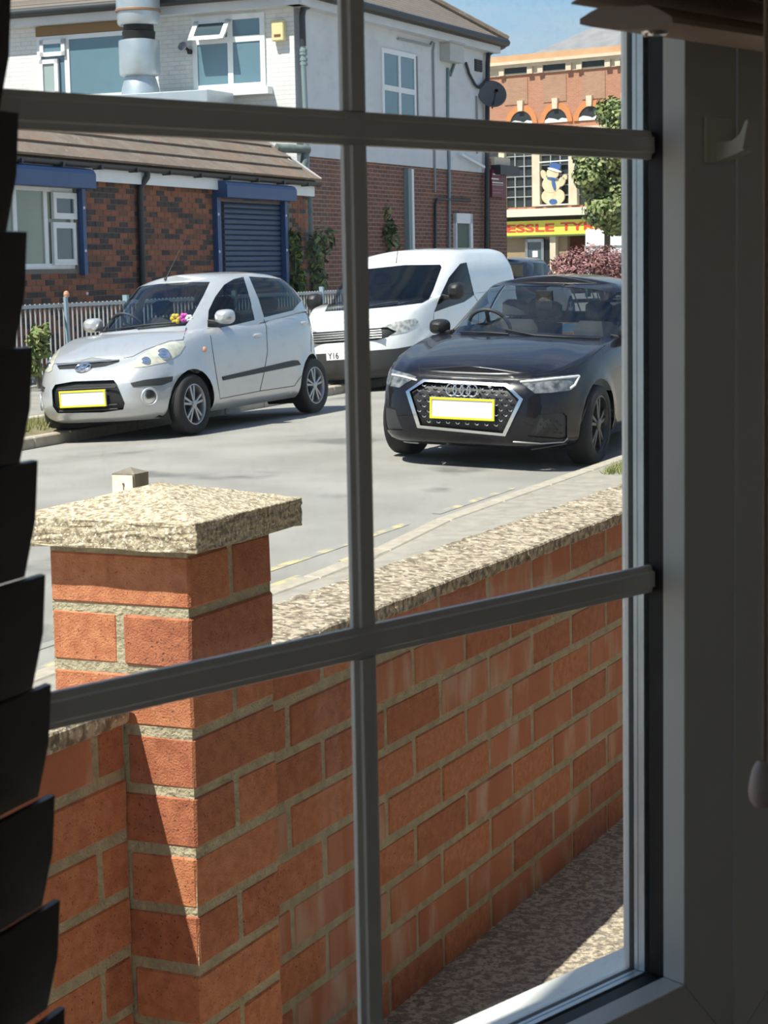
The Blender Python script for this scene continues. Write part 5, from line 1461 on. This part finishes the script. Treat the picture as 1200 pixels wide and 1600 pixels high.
# open top light
hz_ = zt_ - .08; lo_ = fpx(WL, 330, 62, -.25)[1]; l0, l1 = fpx(WL, 299, 60, -.2)[0], fpx(WL, 355, 58, -.2)[0]
u0_, u1_ = min(l0, l1), max(l0, l1)
tl = empty('top_light', WL(u0_, -.1, lo_)); tl.parent = wb; tl.matrix_parent_inverse = parent_inv(wb)
def TLp(u, t, d): return WL(u, -.04 - .26 * t - d, hz_ + (lo_ - hz_) * t)
mb = MB()
for (ua, ub, ta, tb) in ((u0_, u0_ + .09, 0, 1), (u1_ - .09, u1_, 0, 1), (u0_, u1_, 0, .16), (u0_, u1_, .80, 1)):
    mb.hexa([TLp(ua, tb, 0), TLp(ub, tb, 0), TLp(ub, tb, .05), TLp(ua, tb, .05), TLp(ua, ta, 0), TLp(ub, ta, 0), TLp(ub, ta, .05), TLp(ua, ta, .05)])
mb.build('top_light_frame', M_fframe, tl)
mb = MB(); mb.poly([TLp(u0_ + .05, .1, .02), TLp(u1_ - .05, .1, .02), TLp(u1_ - .05, .9, .02), TLp(u0_ + .05, .9, .02)]); mb.build('pane', M_fpane, tl)
mb = MB(); mb.box(WL, q1 - .12, q0 + .05, -.18, 0, zb_ - .12, zb_); mb.build('window_sill', M_fframe, wb)
ab0, ab1 = fpx(WL, 424, 45, -.12)[0], fpx(WL, 443, 45, -.12)[0]; az1, az0 = fpx(WL, 434, 31, -.12)[1], fpx(WL, 434, 64, -.12)[1]
al = empty('alarm_box', WL(ab1, -.12, az0), 'cream alarm box on the white wall beside the upper window', 'alarm box')
mb = MB(); mb.box(WL, min(ab0, ab1), max(ab0, ab1), -.13, -.01, az0, az1); bevel(mb.build('alarm_case', mat('alarm_cream', (.72, .64, .34), .5), al), .015)
mb = MB(); m_ = (ab0 + ab1) / 2; mb.box(WL, m_ - .06, m_ + .06, -.136, -.13, az0 + .07, az0 + .11); mb.build('alarm_strobe', mat('alarm_brown', (.20, .07, .03), .5), al)
fl_ = fpx(WL, 289, 72, -.15); fe = empty('flood_light', WL(fl_[0], -.1, fl_[1]), 'small grey flood light on the white wall left of the upper window', 'lamp')
mb = MB(); mb.lathe(WL(fl_[0] + .05, -.16, fl_[1]), Vector((0, 0, 1)) * .4 - WL.v, [(.03, -.09), (.07, -.03), (.085, .0), (.07, .005), (.001, .005)], 14); mb.build('lamp_head', M_alloy, fe, smooth=True)
mb = MB(); mb.tube([WL(fl_[0] + .05, -.12, fl_[1]), WL(fl_[0] - .05, -.03, fl_[1] - .1), WL(fl_[0] - .05, .0, fl_[1] - .1)], .025, 6); mb.lathe(WL(fl_[0] - .05, -.08, fl_[1] - .13), UP, [(.04, 0), (.05, .04), (.03, .08)], 10); mb.build('lamp_bracket', M_black, fe)
# galvanised kitchen flue in front of the left face
M_galv = mat('galvanised_steel', (.56, .62, .66), .38, .6, col2=(.50, .56, .60), nscale=4)
Pm = on_plane(218, 90, WL(0, -.75, 0), WL.v); dpt = (Pm - CAM).dot(FWD)
def fr_(px_): return px_ / F * dpt
def fz(y): return on_plane(218, y, Pm, Vector((0, 1, 0))).z
fu = empty('kitchen_flue', Vector((Pm.x, Pm.y, fz(165))), 'galvanised round kitchen flue rising in front of the white wall', 'flue')
ax0 = Vector((Pm.x, Pm.y, 0))
for nm, prof, M in (('upper_duct', [(34, -60), (34, 15), (35.5, 16), (35.5, 18), (33, 19), (33, 36), (31, 40), (24, 40)], M_galv), ('clamp_band', [(34.4, 14.5), (35.6, 15.5), (35.6, 18.5), (34.2, 19.5)], mat('rusty_band', (.35, .22, .14), .6, .4)), ('flexible_collar', [(23.5, 39), (24, 48), (26, 50), (25.5, 56), (24.5, 66)], M_black), ('silencer_drum', [(24, 62), (31.5, 64), (32, 67), (32, 114), (31, 118), (24, 120)], M_galv), ('duct_reducer', [(22, 117), (25, 124), (29, 138), (31, 151)], M_galv)):
    mb = MB(); mb.lathe(ax0, UP, [(fr_(r), fz(y)) for r, y in prof], 28); mb.build(nm, M, fu, smooth=True) if nm == 'x' else sharpen(mb.build(nm, M, fu), 30)
p0 = on_plane(188, 157, WL(0, -.75, 0), WL.v); p1 = on_plane(345, 150, WL(0, -.75, 0), WL.v)
DF = Frame((p0.x, p0.y, 0), (p1 - p0).normalized() * 1.0, WL.v)
DF.u = (Vector((p1.x, p1.y, 0)) - Vector((p0.x, p0.y, 0))).normalized()
z1 = fz(150); mb = MB(); mb.box(DF, -.6, (p1 - p0).length, -.45, .45, z1 - .55, z1); bevel(mb.build('roof_duct', M_galv, fu), .01)
# satellite dish at the corner
Pd = at_depth(768, 149, WR(U1, 0, 0).y - .35)
sd = empty('satellite_dish', Pd, 'grey satellite dish on the corner of the white building', 'satellite dish')
axd = Vector((.15, -.85, .35)).normalized()
M_dish = mat('dish_grey', (.10, .105, .11), .5)
mb = MB(); R_ = .30; mb.lathe(Pd, axd, [(.001, 0), (R_ * .5, .015), (R_ * .85, .05), (R_, .075), (R_ * 1.01, .07), (R_ * .85, .04), (R_ * .5, .005), (.001, -.01)], 28); mb.build('dish', M_dish, sd, smooth=True)
mb = MB(); mb.tube([Pd - UP * .28 + axd * .05, Pd + axd * .42 - UP * .12], .018, 6); mb.lathe(Pd + axd * .42 - UP * .12, -axd, [(.04, -.06), (.04, .04), (.02, .05)], 10); mb.build('receiver_arm', M_dpipe, sd)
mb = MB(); mb.tube([Pd - axd * .02, WR(U1 - .3, -.05, Pd.z - .02)], .03, 6); mb.build('wall_mount', M_dpipe, sd)
# hanging maroon sign
a_, b_, c_, d_ = pxrect(WR, 766, 265, 788, 309, -.08)
sg_ = empty('hanging_sign', WR(a_, -.08, c_), 'maroon sign board on the brick corner bay beside the tyre shop', 'sign')
mb = MB(); mb.box(WR, a_, b_, -.12, -.05, c_, d_); mb.build('sign_board', mat('maroon_board', (.16, .022, .045), .5), sg_)
mb = MB()
for (x0, x1, y0, y1) in ((770, 781, 271, 274), (768, 779, 278, 281), (769, 786, 284, 287), (769, 786, 288, 290)):
    u0, u1, z0, z1 = pxrect(WR, x0, y0, x1, y1, -.12); mb.box(WR, u0, u1, -.124, -.12, z0, z1)
mb.build('sign_print', M_plate, sg_)
mb = MB()
for (x0, x1, y0, y1) in ((769, 785, 295, 297), (769, 783, 300, 302)):
    u0, u1, z0, z1 = pxrect(WR, x0, y0, x1, y1, -.12); mb.box(WR, u0, u1, -.124, -.12, z0, z1)
mb.build('sign_print', mat('pink_print', (.55, .20, .25), .6), sg_)
# ---- tyre shop in the distance
ATS = math.radians(-52.6)
TU = -Vector((math.sin(ATS), math.cos(ATS), 0)); TV = Vector((math.cos(ATS), -math.sin(ATS), 0))
Pt = at_depth(870, 300, 95)
TS = Frame((Pt.x, Pt.y, 0), TU, TV)
ts = empty('tyre_shop', TS(0, 3, .1), 'large red brick tyre shop with arched windows and a yellow sign', 'building')
def tz(x, y, v=0): return fpx(TS, x, y, v)[1]
def tu(x, y, v=0): return fpx(TS, x, y, v)[0]
UL, UR = tu(740, 200), tu(1040, 200)
z_top = tz(872, 80); z_cor = tz(872, 90); z_band0 = tz(872, 111)
M_tbrick = brick_tex('tyre_shop_brick', (.40, .175, .105), (.46, .215, .135), (.50, .34, .25), frame=TS, bump=.2)
M_tpanel = brick_tex('tyre_shop_panel_brick', (.355, .195, .125), (.405, .23, .15), (.46, .335, .24), frame=TS, bump=.2)
M_dkg = mat('shop_window_glass', (.035, .042, .045), .35, spec=.4)
M_orange = mat('orange_arch_brick', (.60, .24, .09), .85)
M_slate = mat('grey_slate', (.26, .26, .27), .8, col2=(.21, .21, .22), nscale=2)
z_led = tz(850, 338)
mb = MB(); mb.box(TS, UL, UR, .2, .5, z_led, z_top); mb.box(TS, UR - .3, UR, .5, 22, 0, z_top); mb.box(TS, UL, UL + .3, .5, 22, 0, z_top); mb.box(TS, UL, UR, 21.7, 22, 0, z_top); mb.build('wall', M_tbrick, ts)
mb = MB(); mb.box(TS, UL - .15, UR + .15, -.10, .6, z_cor, z_top); mb.build('parapet', mat('buff_brick', (.56, .33, .18), .9, col2=(.62, .38, .22), nscale=2), ts)
mb = MB(); mb.box(TS, UL - .2, UR + .2, -.16, .3, z_cor - .14, z_cor); mb.build('cornice', M_cream, ts)
mb = MB(); mb.box(TS, UL - .1, UR + .1, .12, .3, z_band0, z_cor - .28); mb.build('stone_band', M_cream, ts)
mb = MB(); mb.box(TS, UL - .1, UR + .1, -.02, .3, z_cor - .28, z_cor - .14); mb.build('stone_gutter', M_cream, ts)
cx_ = [805, 865.5, 926.5, 987]
for i, xc in enumerate(cx_):
    w = empty('attic_window', TS(tu(xc, 105), .1, z_band0)); w.parent = ts; w.matrix_parent_inverse = parent_inv(ts)
    u0, u1 = tu(xc - 18, 105), tu(xc + 18, 105); zz1 = tz(872, 98.5); zz0 = tz(872, 108.5)
    mb = MB(); mb.box(TS, u0, u1, .08, .14, zz0, zz1); mb.build('pane', M_dkg, w)
    mb = MB(); f_ = .18
    mb.box(TS, u0 - f_ * 1.6, u0, .0, .15, z_band0, zz1 + .25); mb.box(TS, u1, u1 + f_ * 1.6, .0, .15, z_band0, zz1 + .25); mb.box(TS, u0 - f_ * 1.6, u1 + f_ * 1.6, .0, .15, zz1, zz1 + .25); mb.build('stone_surround', M_cream, w)
    # brick panel and arched window below
    z0p = tz(872, 158)
    mb = MB(); mb.box(TS, tu(xc - 20, 130), tu(xc + 16, 130), .17, .21, z0p, z_band0 - .15); mb.build('brick_panel', M_tpanel, ts)
    xa = [811.8, 866, 919.5, 974][i]; c_u = tu(xa, 180); zs = tz(872, 190.5); r1 = (tu(884, 180) - tu(848, 180)) / 2; r2 = r1 * 1.42
    aw = empty('arched_window', TS(c_u, .1, zs)); aw.parent = ts; aw.matrix_parent_inverse = parent_inv(ts)
    th = np.linspace(0, math.pi, 15)
    mb = MB(); ri = [(c_u + r1 * math.cos(t), zs + r1 * math.sin(t)) for t in th]; ro = [(c_u + r2 * math.cos(t), zs + r2 * math.sin(t)) for t in th]
    for k in range(14):
        q = [ri[k], ri[k + 1], ro[k + 1], ro[k]]; mb.prism([TS(u, .12, z) for u, z in q], TS.v * .1)
    mb.build('brick_arch', M_orange, aw)
    mb = MB(); mb.prism([TS(u, .16, z) for u, z in ri] , TS.v * .03); mb.build('pane', M_dkg, aw)
    mb = MB(); mb.prism([TS(c_u + r1 * a, .14, zs + r1 * b) for a, b in ((-.98, 0), (.98, 0), (.95, .22), (.5, .30), (.2, .14), (-.1, .26), (-.6, .34), (-.95, .2))], TS.v * .02); mb.build('net_curtain', M_fframe, aw)
    mb = MB(); mb.hexa([TS(c_u - .13, .02, zs + r1 * .98), TS(c_u + .13, .02, zs + r1 * .98), TS(c_u + .13, .2, zs + r1 * .98), TS(c_u - .13, .2, zs + r1 * .98), TS(c_u - .16, .02, zs + r1 * 1.75), TS(c_u + .16, .02, zs + r1 * 1.75), TS(c_u + .16, .2, zs + r1 * 1.75), TS(c_u - .16, .2, zs + r1 * 1.75)]); mb.build('keystone', M_cream, aw)
z_sill = tz(872, 200)
mb = MB(); mb.box(TS, UL, UR, -.05, .3, z_sill - .45, z_sill); mb.build('string_course', M_cream, ts)
# hipped slate roof behind the parapet
q0 = TS(tu(815, 82, .8), .8, z_top - .1); 
zr1 = z_top + 4.2
mb = MB()
e0 = TS(UL + 2.2, .8, z_top - .1); e1 = TS(UR + 6, .8, z_top - .1); e2 = TS(UR + 6, 21, z_top - .1); e3 = TS(UL + 2.2, 21, z_top - .1)
m0 = TS(UL + 12, 10.5, z_top + 5.6); m1 = TS(UR + 4, 10.5, z_top + 5.6)
mb.poly([e0, e1, m1, m0]); mb.poly([e3, e0, m0]); mb.poly([e2, e3, m0, m1]); mb.poly([e1, e2, m1]); mb.build('slate_roof', M_slate, ts)
# first-floor steel windows between stone columns
zt_ = tz(850, 226); zb_ = tz(850, 322)
mb = MB(); mb.box(TS, UL, UR, .18, .24, zb_, zt_); mb.build('dark_recess', M_dkg, ts)
for (x0, x1) in ((780, 789), (832, 844), (889, 902), (946, 958)):
    mb = MB(); mb.box(TS, tu(x0, 280), tu(x1, 280), -.05, .25, zb_, zt_ + .2); mb.build('stone_column', M_cream, ts)
M_steel = mat('steel_window_bars', (.45, .48, .48), .5)
for (x0, x1) in ((789, 832), (844, 889), (902, 946)):
    w = empty('steel_window', TS(tu(x0, 280), .1, zb_)); w.parent = ts; w.matrix_parent_inverse = parent_inv(ts)
    u0, u1 = tu(x0, 280), tu(x1, 280)
    for k in range(1, 3):
        mb = MB(); u = u0 + (u1 - u0) * k / 3; mb.box(TS, u - .018, u + .018, .08, .17, zb_, zt_); mb.build('glazing_bar', M_steel, w)
    for k in range(1, 6):
        mb = MB(); z_ = zb_ + (zt_ - zb_) * k / 6; mb.box(TS, u0, u1, .09, .17, z_ - .016, z_ + .016); mb.build('glazing_bar', M_steel, w)
mb = MB(); mb.box(TS, UL - .1, tu(935, 330), -.5, .3, tz(850, 338), tz(850, 326)); mb.build('stone_ledge', mat('pale_ledge', (.70, .66, .52), .8), ts)
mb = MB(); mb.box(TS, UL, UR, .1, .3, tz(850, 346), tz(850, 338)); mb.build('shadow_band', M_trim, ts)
# shopfront
z_s1, z_s0 = tz(850, 344.5), tz(850, 367)
su0, su1 = tu(762, 355), tu(962, 355)
sgn = empty('shop_sign', TS(su0, -.1, z_s0), 'yellow shop sign with red capitals across the tyre shop', 'sign')
mb = MB(); mb.box(TS, su0, su1, -.18, -.02, z_s0, z_s1); mb.build('sign_board', mat('yellow_sign', (.85, .74, .10), .5), sgn)
mb = MB(); mb.box(TS, su0, su1, -.19, -.02, z_s0 - .08, z_s0); mb.build('sign_edge', mat('green_sign_edge', (.10, .16, .05), .6), sgn)
def lettering(text, x0, x1, y0, y1, v, parent, M):
    tc = bpy.data.curves.new('lettering', 'FONT'); tc.body = text; tc.size = 1; tc.extrude = .015; tc.offset = .022
    o_ = bpy.data.objects.new('lettering', tc); COL.objects.link(o_)
    me = bpy.data.meshes.new_from_object(o_.evaluated_get(bpy.context.evaluated_depsgraph_get())); bpy.data.objects.remove(o_, do_unlink=True)
    xs = [q.co.x for q in me.vertices]; ys = [q.co.y for q in me.vertices]
    u0, u1 = tu(x0, (y0 + y1) / 2, v), tu(x1, (y0 + y1) / 2, v); zz0, zz1 = tz((x0 + x1) / 2, y1, v), tz((x0 + x1) / 2, y0, v)
    for q in me.vertices:
        q.co = TS(u0 + (u1 - u0) * (q.co.x - min(xs)) / (max(xs) - min(xs)), v - q.co.z, zz0 + (zz1 - zz0) * (q.co.y - min(ys)) / (max(ys) - min(ys)))
    me.materials.clear(); me.materials.append(M)
    return obj('sign_lettering', me, parent)
M_redl = mat('red_letters', (.72, .07, .05), .5)
lettering('HESSLE', 770, 866, 350.5, 362.5, -.19, sgn, M_redl); lettering('TYRES', 876, 956, 346.5, 359, -.19, sgn, M_redl)
mb = MB(); mb.box(TS, UL, tu(882, 390), .25, .5, 0, z_s0); mb.build('shopfront_wall', mat('tan_shopfront', (.36, .27, .17), .85, col2=(.30, .22, .14), nscale=1), ts)
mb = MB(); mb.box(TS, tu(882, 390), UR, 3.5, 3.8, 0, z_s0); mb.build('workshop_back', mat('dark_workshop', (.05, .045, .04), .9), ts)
mb = MB(); mb.box(TS, tu(912, 380), tu(916, 380), .1, .4, 0, z_s0); mb.build('green_post', mat('green_post', (.04, .10, .06), .6), ts)
d_ = empty('shop_door', TS(tu(840, 390), .2, .1)); d_.parent = ts; d_.matrix_parent_inverse = parent_inv(ts)
zd = tz(840, 378)
mb = MB(); mb.box(TS, tu(822, 390), tu(845, 390), .18, .24, 0, zd); mb.build('door_leaf', M_fpane, d_)
mb = MB(); mb.box(TS, tu(847, 390), tu(859, 390), .20, .24, 0, zd + .1); mb.build('open_doorway', M_black, d_)
mb = MB(); mb.box(TS, tu(843, 390), tu(847, 390), .14, .26, 0, zd + .15); mb.box(TS, tu(818, 390), tu(822, 390), .14, .26, 0, zd + .15); mb.box(TS, tu(818, 390), tu(847, 390), .14, .26, zd, zd + .15); mb.build('door_frame', M_alloy, d_)
mb = MB(); mb.box(TS, tu(859, 390), tu(868, 390), .0, .3, 0, zd + .3); mb.build('stone_pier', M_cream, d_)
mb = MB(); mb.box(TS, tu(829, 392), tu(837, 392), .165, .18, tz(833, 402), tz(833, 392)); mb.build('door_notice', M_plate, d_)
# snowman figure mounted in the first-floor window
sm = empty('snowman_decoration', TS(tu(865, 285), -.1, zb_), 'cream snowman figure with blue hat and scarf in the first-floor window', 'decoration')
M_smc = mat('snowman_cream', (.66, .52, .32), .8, col2=(.74, .62, .42), nscale=3); M_smb = mat('snowman_blue', (.05, .12, .32), .6)
def disc(x, y, rx, ry, v, name, M, rot=0, d=.08, k=26):
    mb = MB(); pts = []
    for t in np.linspace(0, 2 * math.pi, k + 1)[:-1]:
        a, b = rx * math.cos(t), ry * math.sin(t); c, s_ = math.cos(rot), math.sin(rot)
        u, z = fpx(TS, x + a * c - b * s_, y + a * s_ + b * c, v); pts.append(TS(u, v, z))
    mb.prism(pts, TS.v * d); mb.build(name, M, sm)
disc(864, 307, 18, 13.5, -.05, 'lower_body', M_smc); disc(861, 288, 14, 13, -.06, 'upper_body', M_smc); disc(863, 271, 9.5, 8.5, -.08, 'head', M_smc)
disc(849, 273, 4, 7.5, -.05, 'arm', M_smc, -.3); disc(877, 284, 5.5, 8, -.05, 'arm', M_smc, .5); disc(882, 277, 4, 4, -.05, 'hand', M_smc)
disc(867, 260, 9, 5.5, -.10, 'hat', M_smb, .25); disc(866, 265.5, 11, 2, -.11, 'hat_band', M_plate, .3); disc(863, 279, 9, 1.8, -.10, 'scarf', M_smb, .15); disc(865, 288, 2.6, 9, -.10, 'scarf_tail', M_smb, -.2); disc(864, 315, 6, 4, -.09, 'foot', M_smb)
mb = MB()
for (x0, y0, x1, y1) in ((842, 254, 889, 250.5), (842, 321, 889, 319)):
    a = fpx(TS, x0, y0, -.03); b = fpx(TS, x1, y1, -.03); mb.tube([TS(a[0], -.03, a[1]), TS(b[0], -.03, b[1])], .03, 6)
mb.build('light_frame', M_plate, sm)
# white trailer box in the yard
q = at_depth(945, 385, 82)
TB_ = Frame((q.x, q.y, 0), TU, TV)
tr = empty('white_trailer', TB_(0, 0, .1), 'plain white box trailer under the tree beside the tyre shop', 'trailer')
u0 = fpx(TB_, 914, 380)[0]; u1 = u0 + 5.0; zt_ = fpx(TB_, 930, 358)[1]
mb = MB(); mb.box(TB_, u0, u1, 0, 2.2, .55, zt_); bevel(mb.build('trailer_box', M_white, tr), .04)
mb = MB(); mb.box(TB_, u0 - .02, u1 + .02, -.03, .0, zt_ - .75, zt_ - .68); mb.build('trailer_rail', M_alloy, tr)
for uu in (u0 + 1.0, u0 + 3.8):
    mb = MB(); mb.lathe(TB_(uu, -.02, .38), TB_.v, [(.001, 0), (.2, 0), (.36, .02), (.38, .06), (.38, .2), (.3, .22)], 20); mb.build('trailer_wheel', M_rub, tr)

# ---- leafy things
def leaves(name, blobs, n, size, mats, parent, seed, flat=.6, shell=.55):
    """single leaves scattered through ellipsoid blobs; parts by tone"""
    r = random.Random(seed)
    for mi, M in enumerate(mats):
        mb = MB()
        for k in range(n // len(mats)):
            c, rad = blobs[r.randrange(len(blobs))]
            while True:
                d = Vector((r.uniform(-1, 1), r.uniform(-1, 1), r.uniform(-1, 1)))
                if shell < d.length < 1: break
            d *= r.uniform(.75, 1.3)
            P = Vector(c) + Vector((d.x * rad[0], d.y * rad[1], d.z * rad[2]))
            nrm = (d + Vector((r.uniform(-1, 1), r.uniform(-1, 1), r.uniform(-.3, 1.2))) * .7).normalized()
            x = nrm.orthogonal().normalized(); y = nrm.cross(x); a = r.uniform(0, 6.28)
            x, y = x * math.cos(a) + y * math.sin(a), y * math.cos(a) - x * math.sin(a)
            s_ = size * r.uniform(.6, 1.3)
            mb.poly([P - x * s_, P - x * s_ * .2 + y * s_ * flat * .8, P + x * s_ * .55 + y * s_ * flat * .55, P + x * s_, P + x * s_ * .5 - y * s_ * flat * .6, P - x * s_ * .3 - y * s_ * flat * .7])
        mb.build(name, M, parent, fix=False)
G1 = mat('leaf_green', (.13, .19, .045), .6, col2=(.19, .25, .07), nscale=3); G2 = mat('leaf_olive', (.22, .26, .09), .6, col2=(.28, .31, .12), nscale=3); G3 = mat('leaf_dark', (.05, .085, .03), .6)
Yt = 58
tb = Vector((at_depth(948, 380, Yt).x, Yt, .1))
tre = empty('street_tree', tb, 'leafy green tree in front of the tyre shop', 'tree')
bl_ = []
for (x, y, r_) in ((955, 175, .45), (930, 255, .55), (965, 230, .7), (920, 275, .40), (950, 295, .75), (985, 200, .8), (1000, 270, .9), (945, 330, .55), (975, 330, .6), (910, 245, .25), (958, 350, .35)):
    P = at_depth(x, y, Yt + random.uniform(-.5, .5)); bl_.append((P, (r_, r_, r_ * .85)))
leaves('foliage', bl_, 12000, .085, (G1, G2, G2, G3), tre, 5, .7, .3)
mb = MB(); mb.tube([tb, at_depth(949, 350, Yt), at_depth(955, 260, Yt), at_depth(962, 190, Yt)], [.10, .085, .06, .03], 8)
for (x, y) in ((925, 265), (985, 230), (1000, 280)): mb.tube([at_depth(953, 310, Yt), at_depth((x + 953) / 2, y + 12, Yt), at_depth(x, y, Yt)], [.05, .035, .015], 6)
mb.build('trunk', mat('tree_bark', (.13, .10, .075), .9), tre, smooth=True)
Yp = 40
pb = at_depth(925, 425, Yp); pb.z = .3
pu = empty('purple_shrub', pb, 'wide purple-leaved shrub behind the black hatchback', 'shrub')
PU1 = mat('purple_leaf', (.20, .075, .085), .6, col2=(.27, .12, .12), nscale=3); PU2 = mat('pink_leaf', (.36, .19, .18), .6)
blp = []
for (x, y, r_) in ((880, 415, .26), (900, 408, .32), (925, 405, .36), (950, 407, .36), (975, 412, .34), (1000, 412, .35), (915, 425, .4), (955, 425, .4), (985, 425, .4), (890, 430, .35)):
    P = at_depth(x, y, Yp + random.uniform(-.2, .2)); blp.append((P, (r_, r_, r_ * .8)))
leaves('foliage', blp, 9000, .042, (PU1, PU2), pu, 9, .45, .2)
mb = MB()
for k in range(7): mb.tube([pb + Vector((random.uniform(-.3, .3), 0, -.2)), Vector(blp[k][0])], [.02, .008], 5)
mb.build('stems', M_wood, pu)
def shrub(px_, py_, Y, rx, rz, n, seed, label, size=.05, zb_=None, mats=(G1, G2)):
    P = at_depth(px_, py_, Y); b = Vector((P.x, P.y, P.z - rz if zb_ is None else zb_))
    e = empty('shrub', b, label, 'shrub')
    r = random.Random(seed); bl = []
    for k in range(7):
        bl.append((P + Vector((r.uniform(-.5, .5) * rx, r.uniform(-.4, .4) * rx, r.uniform(-.75, .75) * rz)), (rx * .55, rx * .55, rz * .35)))
    leaves('foliage', bl, n, size, mats, e, seed, .5, .1)
    mb = MB()
    for k in range(5): mb.tube([b + Vector((r.uniform(-.05, .05), r.uniform(-.05, .05), -.02)), bl[k][0]], [.014, .005], 5)
    mb.build('stems', M_wood, e)
gz = .33
shrub(60, 545, 22.4, .14, .32, 700, 21, 'upright green shrub by the railings left of the silver hatchback', .05, .30)
shrub(459, 420, 32.4, .22, .75, 500, 22, 'green creeper beside the blue roller shutter', .07, .3, (G3, G1))
shrub(498, 420, 33.3, .28, .8, 500, 23, 'dark weeds at the foot of the brick wall behind the van', .07, .3, (G3, G1))
shrub(600, 388, 37.3, .3, .9, 500, 24, 'dark bush against the brick ground floor above the van roof', .07, .3, (G3, G1))

# ---- railings in front of the low building
M_rail2 = mat('pale_grey_railing', (.42, .45, .47), .5, .2)
pF = at_depth(60, 475, 22.7)
RL = Frame((pF.x, pF.y, 0), EL, VL); zrt = pF.z; zrb = .36
ra_ = empty('railings', RL(3, 0, zrb), 'pale grey metal railings with upright bars in front of the brick building', 'railings')
uR0 = fpx(RL, -15, 500)[0]; uR1 = fpx(RL, 535, 460)[0]
for z_ in (zrt - .03, zrb + .06):
    mb = MB(); mb.box(RL, uR0, uR1, -.012, .012, z_ - .02, z_ + .02); mb.build('railing_rail', M_rail2, ra_)
u = uR0; k = 0
while u < uR1:
    mb = MB(); mb.box(RL, u - .0045, u + .0045, -.008, .010, zrb, zrt); mb.build('railing_bar', M_rail2, ra_)
    u += .107; k += 1
    if k % 30 == 29:
        mb = MB(); mb.box(RL, u - .03 + .053, u + .03 + .053, -.03, .03, zrb - .15, zrt + .06); mb.build('railing_post', mat('blue_grey_post', (.30, .42, .48), .5), ra_)
mb = MB(); mb.prism([RL(fpx(RL, 94, 500)[0] + a, -.05, z) for a, z in ((0, zrt + .07), (.055, zrt + .06), (.10, zrb + .25), (.065, zrb - .05), (.03, zrb + .4))], RL.v * -.03); mb.build('bent_post', mat('blue_grey_post', (.30, .42, .48), .5), ra_)
mb = MB(); mb.lathe(RL(fpx(RL, 95.5, 465)[0] + .02, -.06, zrt + .10), UP, [(.001, -.05), (.03, -.03), (.035, .0), (.025, .03), (.001, .04)], 10); mb.build('post_finial', mat('salmon_finial', (.62, .30, .20), .7), ra_)
# ground behind the far kerb rises to the buildings
M_edge = mat('edging_stone', (.52, .46, .37), .9)
ed = empty('edging_row', ST(10, KF + .95, .1), kind='structure')
for k in range(14):
    s_ = 9.5 + k * .92; mb = MB(); zz = lambda s: road_z(s, KF) + .165
    p = []
    for dz_ in (-.15, 0):
        for ss, aa in ((s_, KF + .88), (s_ + .9, KF + .88), (s_ + .9, KF + 1.0), (s_, KF + 1.0)): p.append(ST(ss, aa, zz(ss) + dz_))
    mb.hexa(p); bevel(mb.build('edging_stone', M_edge, ed), .012)
